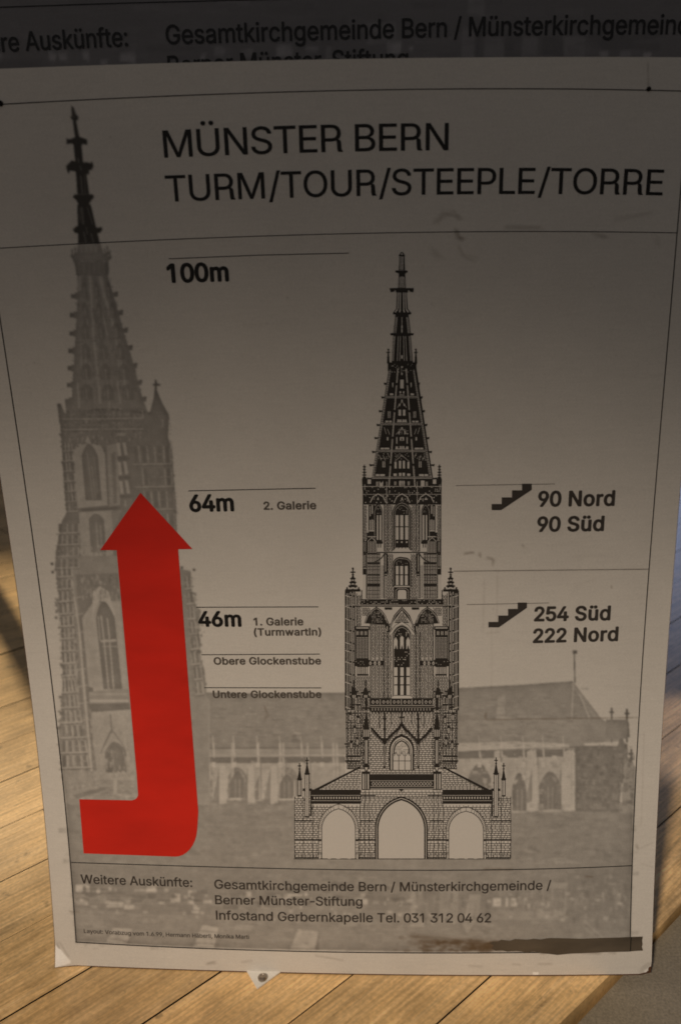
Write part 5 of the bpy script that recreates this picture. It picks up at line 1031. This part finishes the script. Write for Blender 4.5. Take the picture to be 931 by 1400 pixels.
# side windows, seen at a slant
for sgn in (1, -1):
    def X(x): return x if sgn == 1 else 2 * 461.5 - x
    def rr(x0, y0, x1, y1, l): D.rect(min(X(x0), X(x1)), y0, max(X(x0), X(x1)), y1, l)
    D.poly([(X(x), y) for x, y in gothic(272, 38, 660, 410, 335)], 2)
    rr(262, 432, 273, 628, 3); rr(284, 432, 297, 628, 3); D.line([(X(x), y) for x, y in gothic(274, 30, 640, 415, 350)], 2.5, 3)
    specklights(min(X(255), X(292)), 365, max(X(255), X(292)), 422, 5, 6, .3)
    rr(262, 660, 306, 712, 3); rr(270, 660, 278, 690, 4); rr(288, 660, 296, 690, 4)
    # canopied niche in front of it
    rr(196, 350, 248, 640, 2); rr(206, 360, 212, 440, 3); rr(222, 352, 230, 420, 3); rr(206, 470, 214, 550, 3); rr(222, 466, 230, 552, 3); rr(236, 470, 240, 548, 3); rr(200, 552, 245, 560, 3)
    D.poly([(X(194), 470), (X(222), 440), (X(250), 470)], 2)
    rr(182, 570, 262, 735, 2)
    for x in (192, 204, 216, 228, 240, 252): rr(x, 640, x + 4.5, 732, 3)
    rr(190, 600, 256, 606, 3); D.line([(X(190), 640), (X(222), 610), (X(254), 640)], 4, 3)
    rr(152, 620, 162, 900, 2); rr(166, 640, 174, 900, 2)
    rr(176, 640, 182, 1095, 2)
    # lower stage buttress
    bx = [190, 202, 214, 226, 240, 252, 266, 280]
    rr(184, 735, 290, 1095, 2)
    for x in bx: rr(x, 745, x + 6, 805, 3); rr(x, 822, x + 5, 900, 3); rr(x, 912, x + 5, 975, 3); rr(x, 1000, x + 5.5, 1090, 3)
    for y in (770, 840, 866, 930, 950, 1030, 1060): D.h(y, min(X(184), X(290)), max(X(184), X(290)), 4, 4)
    D.line([(X(246), 802), (X(275), 792), (X(305), 765), (X(322), 740)], 9, 4); rr(150, 735, 182, 905, 2); rr(156, 748, 160, 840, 3); rr(168, 748, 172, 840, 3); rr(156, 850, 178, 856, 3)
    rr(318, 735, 350, 900, 2); rr(330, 745, 335, 880, 3); rr(292, 820, 300, 1090, 3); rr(306, 830, 312, 1090, 3); rr(324, 905, 342, 915, 2); rr(332, 915, 336, 1095, 2)
    rr(290, 735, 318, 1095, 1)
    rr(298, 830, 302, 1090, 4); rr(311, 830, 315, 1090, 4)
D.h(728, 150, 773, 10, 2); D.h(722, 260, 663, 3, 3)
bricks(340, 738, 392, 1095, 12, 19, 3.6); bricks(532, 738, 584, 1095, 12, 19, 3.6)
D.poly(gothic(462, 77, 1000, 830, 762), 2); D.line(gothic(462, 68, 990, 832, 775), 3, 3)
for x in (413, 448, 485):
    D.rect(x, 836, x + 22, 902, 3); D.rect(x, 910, x + 22, 988, 3)
specklights(415, 795, 508, 828, 8, 4, .3)
D.h(998, 402, 522, 8, 3); D.rect(395, 1004, 528, 1098, 2); D.poly([(427, 1098), (427, 1040), (438, 1026), (486, 1026), (497, 1040), (497, 1098)], 3); D.line([(412, 1095), (412, 1030), (430, 1014), (494, 1014), (512, 1030), (512, 1095)], 3, 3)
# turrets beside the first gallery
for ax in (72, 848):
    D.vl(ax, 848, 1020, 8, 2); D.rect(ax - 20, 880, ax + 20, 890, 2); D.rect(ax - 8, 850, ax + 8, 864, 2); D.rect(ax - 9, 900, ax + 9, 908, 2)
    for y, r in ((935, 24), (965, 30), (995, 38)):
        D.poly([(ax - 5, y - 28), (ax + 5, y - 28), (ax + r - 8, y + 18), (ax - r + 8, y + 18)], 2); D.poly([(ax - r, y), (ax - r + 12, y - 8), (ax + r - 12, y - 8), (ax + r, y), (ax + r - 6, y + 8), (ax - r + 6, y + 8)], 2); D.rect(ax - r * .35, y + 10, ax + r * .35, y + 18, 3)
    D.rect(ax - 52, 1004, ax - 40, 1036, 2); D.rect(ax + 40, 1004, ax + 52, 1036, 2); D.rect(ax - 60, 1020, ax + 60, 1040, 2)
    D.h(1012, ax - 36, ax + 36, 5, 3)
# ---- square tower, first gallery down
D.at(450, 770, 4.655); A = 462
D.rect(104, 170, 820, 935, 1); D.poly([(100, 170), (212, 170), (212, 930), (104, 930)], 1)
D.rect(200, 228, 725, 264, 2); specklights(205, 232, 720, 262, 46, 3, .38); D.rect(104, 268, 820, 276, 2); D.h(266, 104, 820, 2.5, 3)
for sgn in (1, -1):
    def X(x): return x if sgn == 1 else 2 * 462 - x
    def rr(x0, y0, x1, y1, l): D.rect(min(X(x0), X(x1)), y0, max(X(x0), X(x1)), y1, l)
    rr(100, 172, 134, 935, 2); rr(140, 180, 152, 935, 2); rr(158, 180, 166, 800, 2); rr(172, 190, 177, 430, 2); rr(204, 170, 210, 232, 2)
    rr(112, 190, 116, 930, 3); rr(124, 190, 126.5, 930, 3); rr(145, 190, 148, 780, 3)
    for y in (190, 260, 338, 415, 490, 540, 612, 690, 742, 830, 900):
        D.poly([(X(102), y), (X(135), y + 10), (X(166), y + 18), (X(166), y + 26), (X(135), y + 19), (X(102), y + 10)], 2); D.line([(X(104), y + 14), (X(132), y + 24)], 4, 3)
    for y in range(180, 930, 9): rr(134, y, 140, y + 2.4, 2); rr(152, y + 3, 158, y + 5.4, 2)
    bricks(min(X(172), X(204)), 200, max(X(172), X(204)), 395, 10, 14, 3)
    # niche with blind tracery
    rr(166, 400, 258, 424, 2); rr(172, 408, 250, 414, 3); rr(200, 396, 216, 400, 3)
    rr(168, 424, 252, 614, 2)
    for x in (176, 184, 194, 203, 213, 222, 232, 241): rr(x, 470, x + 4.4, 606, 3)
    for y in range(478, 606, 9): D.h(y, min(X(170), X(250)), max(X(170), X(250)), 3.2, 4)
    for x in (180, 206, 232): rr(x - 6, 432, x - 2, 456, 3); rr(x + 3, 432, x + 7, 456, 3)
    rr(164, 614, 258, 655, 2); specklights(min(X(168), X(254)), 620, max(X(168), X(254)), 650, 12, 3, .25)
    rr(176, 655, 250, 715, 2)
    for x in (181, 193, 206, 218, 231, 242): rr(x, 660, x + 6.5, 704, 3)
    # stone courses and shafts of the wall
    bricks(min(X(170), X(256)), 715, max(X(170), X(256)), 935, 9.5, 15, 3.0)
    bricks(min(X(262), X(398)), 380, max(X(262), X(398)), 858, 9.6, 15.5, 3.0)
    for x, y0 in ((262, 380), (293, 390), (318, 395), (348, 440), (372, 440)): rr(x - 2.6, y0, x + 2.6, 858, 2)
    for x in (293, 318): rr(x - 5.5, 390, x - 3.2, 858, 3); rr(x + 3.2, 390, x + 5.5, 858, 3)
    rr(252, 618, 348, 652, 2)
    for x in (262, 290, 318): D.poly([(X(x - 9), 636), (X(x), 622), (X(x + 9), 636), (X(x), 649)], 3); D.poly([(X(x - 4), 636), (X(x), 630), (X(x + 4), 636), (X(x), 642)], 4)
    for x in (277, 304, 332): D.poly([(X(x - 6), 600), (X(x), 622), (X(x + 6), 600)], 3)
    # ogee arch with tracery
    D.poly([(X(x), y) for x, y in [(222, 382), (240, 330), (268, 298), (300, 276), (334, 298), (358, 330), (378, 378), (384, 440), (370, 440), (352, 390)]], 2)
    D.line([(X(x), y) for x, y in [(228, 380), (246, 334), (272, 304), (300, 286), (330, 304), (352, 334), (370, 380)]], 3, 3)
    specklights(min(X(262), X(340)), 306, max(X(262), X(340)), 378, 10, 8, .62); bricks(min(X(210), X(262)), 280, max(X(210), X(262)), 330, 10, 14, 3)
    D.line([(X(300), 276), (X(300), 380)], 5, 4); rr(352, 280, 400, 296, 2); specklights(min(X(352), X(400)), 292, max(X(352), X(400)), 360, 6, 7, .55)
    D.poly([(X(360), 400), (X(388), 400), (X(374), 445)], 2); rr(366, 400, 371, 430, 3)
    # pinnacles at the foot
    for px_ in (158, 232):
        rr(px_ - 4, 740, px_ + 4, 800, 2); D.poly([(X(px_ - 8), 790), (X(px_ + 8), 790), (X(px_ + 24), 855), (X(px_ - 24), 855)], 2); D.poly([(X(px_ - 30), 818), (X(px_ + 30), 812), (X(px_ + 30), 822), (X(px_ - 30), 828)], 2); rr(px_ - 9, 838, px_ - 3, 854, 3); rr(px_ + 3, 838, px_ + 9, 854, 3)
        rr(px_ - 3, 860, px_ + 3, 935, 2)
# middle ogee and west window
D.poly([(374, 440), (392, 380), (412, 330), (440, 298), (462, 276), (484, 298), (512, 330), (532, 380), (550, 440), (538, 420), (516, 372), (462, 300), (408, 372), (386, 420)], 2)
D.line([(384, 420), (402, 370), (424, 328), (462, 288), (500, 328), (522, 370), (540, 420)], 3, 3)
D.poly([(408, 384), (430, 342), (462, 302), (494, 342), (516, 384), (462, 360)], 1); bricks(420, 310, 504, 378, 9, 15, 3, clip=lambda y: [(462 - (y - 300) * .62, 462 + (y - 300) * .62)])
D.poly([(383, 455), (383, 438), (420, 395), (462, 372), (504, 395), (541, 438), (541, 455), (526, 455), (500, 412), (462, 391), (424, 412), (398, 455)], 3)
D.line([(381, 445), (420, 394), (462, 370), (504, 394), (543, 445)], 3, 4); D.line([(396, 455), (424, 412), (462, 390), (500, 412), (528, 455)], 3, 4)
D.poly(gothic(462, 59, 858, 470, 395), 2); D.line(gothic(462, 52, 850, 472, 406), 2.6, 3)
for x in (412, 451, 490):
    D.poly([(x, 545), (x, 490 - (18 if x == 451 else 0)), (x + 11, 468 - (8 if x == 451 else 0)), (x + 22, 490 - (18 if x == 451 else 0)), (x + 22, 545)], 3); D.poly([(x + 4, 545), (x + 11, 518), (x + 18, 545)], 4)
    for y0, y1 in ((662, 716), (724, 770), (777, 838)): D.rect(x + 1, y0, x + 22, y1, 3)
specklights(415, 425, 508, 465, 8, 4, .35); specklights(412, 560, 512, 652, 9, 8, .28)
D.poly([(392, 858), (412, 842), (512, 842), (532, 858)], 3)
# balustrade between the buttresses
D.rect(260, 862, 665, 935, 2)
for i in range(6):
    x0 = 262 + i * 67.2; D.rect(x0 + 60, 866, x0 + 64, 898, 3)
    for k in range(2):
        cx = x0 + 17 + k * 26
        D.poly([(cx - 10, 882), (cx, 870), (cx + 10, 882), (cx, 895)], 3); D.poly([(cx - 6, 882), (cx, 875), (cx + 6, 882), (cx, 890)], 4)
D.h(904, 260, 665, 3, 3); D.h(916, 260, 665, 1.6, 3)
# ---- foot of the tower and the porch
D.at(390, 930, 2.909); A = 462
D.poly([(243, 60), (683, 60), (686, 352), (622, 352), (820, 455), (820, 480), (895, 480), (895, 708), (38, 708), (38, 462), (105, 462), (110, 440), (238, 375), (238, 340)], 1)
bricks(246, 120, 334, 352, 6.6, 10, 1.9); bricks(590, 120, 682, 352, 6.6, 10, 1.9); bricks(340, 118, 588, 372, 8, 14, 1.9)
for x in (243, 248, 262, 276, 288, 300): both_rect(A + .5, x - 1.6, 60, x + 1.6, 330 if x < 270 else 300, 2)
for y in (60, 95, 130, 165, 190, 262, 300): both_rect(A + .5, 240, y, 300, y + 4, 2)
for x0, y0 in ((252, 128), (270, 180), (284, 140), (256, 240), (280, 225)): 
    both_rect(A + .5, x0, y0, x0 + 12, y0 + 34, 2); both_rect(A + .5, x0 + 3, y0 + 10, x0 + 5.5, y0 + 30, 3); both_rect(A + .5, x0 + 7, y0 + 10, x0 + 9.5, y0 + 30, 3)
both_rect(A + .5, 238, 318, 300, 323, 2); both_rect(A + .5, 236, 250, 302, 256, 2)
bricks(246, 324, 300, 350, 6.6, 10, 1.9); bricks(625, 324, 682, 350, 6.6, 10, 1.9)
D.rect(338, 72, 588, 78, 2); D.rect(338, 104, 588, 124, 2)
for x in range(346, 584, 12): D.poly([(x - 5, 124), (x + 5, 124), (x, 134)], 2); D.rect(x - 1, 110, x + 1.4, 120, 3)
# crocketed gables over the window
zig = [(342, 190), (370, 222), (395, 246), (428, 212), (446, 196), (462, 172), (478, 196), (496, 212), (528, 246), (555, 222), (582, 190)]
D.line(zig, 9, 2); D.line([(x, y + 10) for x, y in zig], 2.2, 2)
for (x0, y0), (x1, y1) in zip(zig[:-1], zig[1:]):
    for k in (.25, .6, .9): x, y = x0 + (x1 - x0) * k, y0 + (y1 - y0) * k; D.poly([(x - 6, y), (x, y - 9), (x + 6, y), (x, y + 5)], 2)
for x in (395, 528):
    D.rect(x - 4, 130, x + 4, 350, 2); D.rect(x - 7, 232, x + 7, 250, 2); D.vl(x, 255, 340, 2, 3); D.rect(x - 8, 150, x + 8, 155, 2)
D.rect(459, 122, 465, 180, 2); D.rect(452, 145, 472, 150, 2); both_rect(A, 420, 125, 423, 175, 2); both_rect(A, 372, 125, 375, 190, 2)
D.poly(gothic(462, 50, 358, 275, 214), 2); D.poly(gothic(462, 43, 356, 278, 224), 3); D.line(gothic(462, 37, 356, 279, 232), 2.6, 4)
D.line(gothic(462, 30, 292, 279, 240), 5, 4); specklights(434, 242, 490, 291, 10, 8, .62, 4)
for a in range(5): 
    an = math.pi * (.14 + .18 * a); cx, cy = 462 + 22 * math.cos(an), 276 - 22 * math.sin(an); D.poly([(cx - 4, cy), (cx, cy - 5), (cx + 4, cy), (cx, cy + 5)], 3)
D.poly([(457, 270), (462, 262), (467, 270), (462, 280)], 3)
for x in (432, 455, 479): D.line([(x - 4, 292), (x - 4, 356)], 2.6, 4)
D.line([(500, 292), (500, 356)], 2.6, 4); D.h(320, 428, 500, 2.4, 4)
for x in (440, 463, 487): D.line([(x - 8, 300), (x, 286), (x + 8, 300)], 2.2, 4)
# flanking pinnacled buttresses
for sgn in (1, -1):
    def X(x): return x if sgn == 1 else 2 * 462 - x
    def rr(x0, y0, x1, y1, l): D.rect(min(X(x0), X(x1)), y0, max(X(x0), X(x1)), y1, l)
    rr(304, 62, 340, 365, 1)
    bricks(min(X(304), X(340)), 200, max(X(304), X(340)), 352, 8, 11, 1.9)
    rr(317, 60, 327, 120, 2); rr(308, 108, 336, 114, 2); D.poly([(X(310), 190), (X(322), 118), (X(334), 190)], 2); rr(309, 190, 335, 232, 2)
    for x in (312, 320, 328): rr(x, 196, x + 3.5, 224, 3)
    rr(314, 232, 330, 340, 2); rr(318, 238, 326, 330, 3); rr(321, 238, 323, 330, 4); rr(311, 130, 333, 135, 2); rr(313, 155, 331, 160, 2); rr(306, 62, 309, 190, 2); rr(335, 62, 338, 190, 2)
    D.poly([(X(312), 340), (X(332), 340), (X(326), 366), (X(318), 366)], 2); D.poly([(X(316), 346), (X(328), 346), (X(322), 360)], 3)
    rr(303, 362, 338, 436, 2); rr(308, 372, 313, 432, 3); rr(318, 372, 321, 432, 3); rr(327, 372, 332, 432, 3)
    # lean-to roof, gable wall and parapet of the aisle
    D.poly([(X(110), 436), (X(298), 341), (X(298), 349), (X(116), 444)], 2)
    bricks(min(X(112), X(300)), 352, max(X(112), X(300)), 438, 7.6, 15, 1.9, clip=(lambda y: [(max(112, 298 - (y - 349) * 1.95), 300)]) if sgn == 1 else (lambda y: [(624, min(812, 626 + (y - 349) * 1.95))]))
    rr(104, 434, 300, 491, 2); D.h(457, min(X(104), X(300)), max(X(104), X(300)), 1.5, 3); D.h(478, min(X(104), X(300)), max(X(104), X(300)), 1.5, 3)
    for k in range(17):
        x = 114 + k * 11; rr(x, 463, x + 4.6, 471, 3)
    # outer pinnacles
    for px_, y0, y1, w in ((57, 328, 462, 8), (87, 306, 545, 9)):
        rr(px_ - 2, y0, px_ + 2, y0 + 40, 2); rr(px_ - 7, y0 + 10, px_ + 7, y0 + 14, 2); rr(px_ - 4, y0 + 22, px_ + 4, y0 + 26, 2)
        D.poly([(X(px_ - 2), y0 + 28), (X(px_ + 2), y0 + 28), (X(px_ + w), y0 + 64), (X(px_ - w), y0 + 64)], 2)
        rr(px_ - w - 2, y0 + 62, px_ + w + 2, y0 + 67, 2); rr(px_ - w, y0 + 66, px_ + w, y1, 2); rr(px_ - w + 3, y0 + 70, px_ - 1, y1 - 6, 3); rr(px_ + 1.4, y0 + 70, px_ + w - 3, y1 - 6, 3)
    rr(70, 430, 106, 440, 2); rr(78, 405, 98, 410, 2); rr(100, 430, 106, 540, 2)
# porch walls
bricks(300, 437, 628, 464, 8.6, 15.5, 1.7)
def porch_clip(y):
    out = [(38, 895)]
    for pts in ARCH:
        L = [p for p in pts]
        xs = []
        for (xa, ya), (xb, yb) in zip(L[:-1], L[1:]):
            if (ya > y) != (yb > y): xs.append(xa + (xb - xa) * (y - ya) / (yb - ya))
        if len(xs) == 2:
            a, b = sorted(xs); new = []
            for p, q in out:
                if b < p or a > q: new.append((p, q))
                else:
                    if a > p: new.append((p, a))
                    if b < q: new.append((b, q))
            out = new
    if y < 493: out = [(max(p, lo), min(q, hi)) for p, q in out for lo, hi in ((38, 104), (300, 628), (822, 895)) if min(q, hi) > max(p, lo)]
    return out
ARCH = [gothic(212, 79, 710, 588, 492, 14), gothic(461, 104, 710, 590, 462, 14), gothic(718, 79, 710, 594, 502, 14)]
def inner_arch(k): return [gothic(212, 67, 708, 592, 510, 14), gothic(461, 92, 708, 592, 475, 14), gothic(718, 69, 708, 598, 520, 14)][k]
bricks(38, 462, 895, 636, 8.6, 15.5, 1.9, clip=porch_clip); bricks(38, 640, 895, 706, 9, 15.5, 1.9, clip=porch_clip)
for k in range(3):
    D.poly(ARCH[k], 2 if k == 1 else 1); ia = inner_arch(k)
    D.line(ARCH[k], 2.6, 2); D.poly(ia, 3); D.line(ia, 2.8, 4)
    mid = [((a[0] + b[0]) / 2, (a[1] + b[1]) / 2) for a, b in zip(ARCH[k], ia)]
    if k == 1: D.line(mid, 2.4, 3)
    else:
        for a, b in zip(ARCH[k][1:-1], ia[1:-1]): D.line([a, b], 1.6, 2)
        for j in range(8):
            y = 600 + j * 13
            for xa, xb in ((ARCH[k][0][0], ia[0][0]), (ia[-1][0], ARCH[k][-1][0])): D.h(y, xa, xb, 1.5, 2)
for a, b in ((36, 147), (280, 372), (552, 652), (786, 898)): D.rect(a, 631, b, 638, 2)
for a, b in ((36, 110), (298, 350), (575, 628), (815, 898)): D.rect(a, 556, b, 561, 2)
for a, b in ((298, 360), (565, 628)): D.rect(a, 456, b, 460, 2)
for x in (38, 72, 110, 895, 858, 818): D.vl(x, 462, 706, 2.2, 2)
for x in (298, 316, 334, 590, 608, 628): D.vl(x, 440, 706, 2.2, 2)
for a, b in ((37, 148), (279, 371), (552, 652), (787, 897)):
    D.rect(a, 684, b, 687, 2)
    x = a + 4
    while x < b: D.vl(x, 687, 708, 1.6, 2); x += random.uniform(9, 14)
D.rect(338, 374, 590, 434, 2); D.h(399, 338, 590, 1.6, 3); D.h(430, 338, 590, 1.6, 3); D.h(422, 338, 590, 1.4, 3)
for k in range(19):
    x = 350 + k * 12.6; D.line([(x - 6, 411), (x, 403), (x + 6, 411), (x, 419), (x - 6, 411)], 1.7, 3)
D.poly([(448, 430), (474, 430), (461, 444)], 2)
D.build('steeple_drawing', [M_draw, M_paperfill, M_draw, M_paperfill, M_draw], board)

# prop behind the board (it keeps it upright)
def bar(name, p, q, r, m, parent=None):
    p, q = Vector(p), Vector(q); d = (q - p).normalized(); a = d.orthogonal().normalized(); b = d.cross(a); V = []
    for c in (p, q):
        for k in range(4): V.append(c + a * r * (1 if k in (0, 3) else -1) + b * r * (1 if k < 2 else -1))
    return obj(name, V, [(3, 2, 1, 0), (4, 5, 6, 7)] + [(k, (k + 1) % 4, 4 + (k + 1) % 4, 4 + k) for k in range(4)], m, parent)
bar('prop_leg', (0.33, 0.018, 0.55), (0.33, 0.20, 0.005), .007, M_post, board)

# ================================================================== THE LARGER BOARD BEHIND
big = thing('large_poster_board', 'larger dark poster board behind the smaller one with only its bottom text showing', 'poster board', (0.27, YB, 0.0))
bl, br_, bz0, bz1 = -0.145, 0.70, 0.735, 1.92
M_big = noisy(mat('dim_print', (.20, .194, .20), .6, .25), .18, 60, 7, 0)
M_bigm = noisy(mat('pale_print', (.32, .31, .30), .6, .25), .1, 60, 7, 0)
M_bink = noisy(mat('faded_black_ink', (.012, .012, .013), .5, .25), .2, 700)
def slab(name, x0, x1, y0, y1, z0, z1, m, parent):
    V = [(x, y, z) for z in (z0, z1) for x, y in ((x0, y0), (x1, y0), (x1, y1), (x0, y1))]
    return obj(name, V, [(3, 2, 1, 0), (4, 5, 6, 7), (0, 1, 5, 4), (1, 2, 6, 5), (2, 3, 7, 6), (3, 0, 4, 7)], m, parent)
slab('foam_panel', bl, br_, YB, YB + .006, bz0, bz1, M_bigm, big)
s = Sheet()
def zx(x, z): return (x, z)
s.line([(-110, 14.5), (0, 10.4), (155, 5.2), (310, 1.0), (465, -2.5), (700, -4), (1120, -4)], 1.5)
s.build('rule_line', [M_bink], big, base=.0012, proj=P_back)
def px_back(x, z):
    c = (np.array([x, HB - z, YB]) - CC) @ RC
    return (CX + F_PX * c[0] / c[2], CY + F_PX * c[1] / c[2])
M_bprint = paper_mat('dim_printed_paper')
bx0, by0, bw_, bh_ = -130, -60, 1290, 180
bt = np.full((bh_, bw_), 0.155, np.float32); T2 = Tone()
_X, _Y = X0, Y0
def bpatch(x0, y0, x1, y1, g, k):
    global X0, Y0, CW, CH
    sv = (X0, Y0, CW, CH); X0, Y0, CW, CH = bx0, by0, bw_, bh_
    j = lambda: random.uniform(-2.5, 2.5)
    T2.poly([(x0 + j(), y0 + j()), (x1 + j(), y0 + j()), (x1 + j(), y1 + j()), (x0 + j(), y1 + j())], g, bt, k); X0, Y0, CW, CH = sv
for b in ((0, 73, 6, 83), (69, 74, 77, 84), (81, 74, 92, 83), (113, 72, 121, 82), (165, 70, 186, 85), (140, 84, 148, 89), (293, 66, 307, 76), (275, 74, 281, 80), (330, 68, 344, 80), (380, 62, 400, 78), (420, 62, 436, 72), (444, 66, 452, 80), (530, 60, 547, 75), (560, 62, 566, 70), (820, 68, 833, 80), (845, 70, 862, 80), (880, 70, 890, 80)):
    bpatch(*b, .30, .85)
for b in ((630, 40, 648, 80), (655, 48, 690, 80), (712, 50, 735, 80), (770, 50, 800, 78), (640, -20, 660, 20), (500, 30, 540, 60), (300, -5, 340, 4)): bpatch(*b, .24, .6)
for b in ((650, 40, 662, 80), (688, 45, 712, 82), (740, 52, 768, 80), (805, 30, 900, 70), (-100, 80, 60, 95), (200, 62, 270, 70)): bpatch(*b, .12, .7)
for _ in range(420):
    x, y = random.uniform(-110, 1120), random.uniform(-30, 110); bpatch(x, y, x + random.uniform(6, 50), y + random.uniform(2, 12), random.uniform(.12, .20), .35)
blur(bt, 2)
def px_back(x, z):
    c = (np.array([x, HB - z, YB]) - CC) @ RC
    return (CX + F_PX * c[0] / c[2], CY + F_PX * c[1] / c[2])
gx = np.linspace(bl + .03, br_ - .03, 520); gz = np.concatenate([np.linspace(bz0 + .03, 0.98, 90), [bz1 - .22]])
GX, GZ = np.meshgrid(gx, gz); q = np.stack([GX, HB - GZ, np.full_like(GX, YB)], -1) - CC; c = q @ RC
pxx = CX + F_PX * c[..., 0] / c[..., 2] - bx0; pyy = CY + F_PX * c[..., 1] / c[..., 2] - by0
g = bt[np.clip(pyy, 0, bh_ - 1).astype(int), np.clip(pxx, 0, bw_ - 1).astype(int)]
nx = len(gx); idx = np.arange(GX.size).reshape(GX.shape)
fq = np.stack([idx[:-1, :-1], idx[:-1, 1:], idx[1:, 1:], idx[1:, :-1]], -1).reshape(-1, 4)
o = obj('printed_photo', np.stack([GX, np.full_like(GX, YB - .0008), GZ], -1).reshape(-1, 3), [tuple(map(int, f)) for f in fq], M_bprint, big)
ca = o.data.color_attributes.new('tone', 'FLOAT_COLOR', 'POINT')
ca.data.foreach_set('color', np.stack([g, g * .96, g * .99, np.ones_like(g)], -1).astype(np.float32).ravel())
def tb(text, base, cap, bold=10): return lettering('caption_lettering', text, base, cap, M_bink, big, bold, P_back, .0016)
tb('Weitere Auskünfte:', [(-73.6, 74.8), (50, 68.6), (175.5, 62.8)], 26)
tb('Gesamtkirchgemeinde Bern / Münsterkirchgemeinde /', [(227.5, 60.2), (612, 50), (692, 48.4), (978, 46.8)], 26)
tb('Berner Münster-Stiftung', [(230.5, 102.5), (456, 94.8), (558, 92.6)], 26)
for x in (.06, .46):
    bar('leg', (x, YB + .022, 0.0), (x, YB + .022, 1.70), .014, M_post, big)
    bar('foot', (x, YB - .05, .008), (x, YB + .30, .008), .0085, M_post, big)

# ================================================================== WHITE CARD WITH A STUD, under the board's lower edge
card = thing('white_card', 'white paper card corner with a round metal stud poking out below the poster board', 'card', tuple(P_floor([(357, 1334)])[0]))
cp = P_floor([(337, 1328), (352, 1353.5), (386, 1328.5)])
mid = P_floor([(361, 1328)])[0]
c4 = [cp[0], cp[1], cp[2], (cp[0] + cp[2]) - cp[1]]
V = [(p[0], p[1], .0004) for p in c4] + [(p[0], p[1], .0019) for p in c4]
obj('card_sheet', V, [(3, 2, 1, 0), (4, 5, 6, 7)] + [(k, (k + 1) % 4, 4 + (k + 1) % 4, 4 + k) for k in range(4)], M_white, card)
c0 = P_floor([(359, 1335.5)], .004)[0]; V = []; n = 24
prof = [(1.0, .0019), (1.0, .0036), (.90, .0046), (.55, .0051), (0.5, .0049)]
for r, z in prof:
    for i in range(n): a = 2 * math.pi * i / n; V.append((c0[0] + .0046 * r * math.cos(a), c0[1] + .0046 * r * math.sin(a), z))
Fd = [tuple(range((len(prof) - 1) * n, len(prof) * n))] + [(k * n + i, k * n + (i + 1) % n, (k + 1) * n + (i + 1) % n, (k + 1) * n + i) for k in range(len(prof) - 1) for i in range(n)]
obj('stud', V, Fd, M_metal, card)

# ================================================================== added post out of view, only there to cast the floor's shadow band
V = []
post = thing('added_shadow_post', 'added dark square post, out of view behind left, casting the shadow band on the planks', 'post', (-1.104, 1.902, 0))
slab('shadow_post_shaft', -1.121, -1.087, 1.885, 1.919, 0, 2.2, M_post, post)
slab('shadow_post_cap', -1.124, -1.084, 1.882, 1.922, 2.202, 2.22, M_post, post)
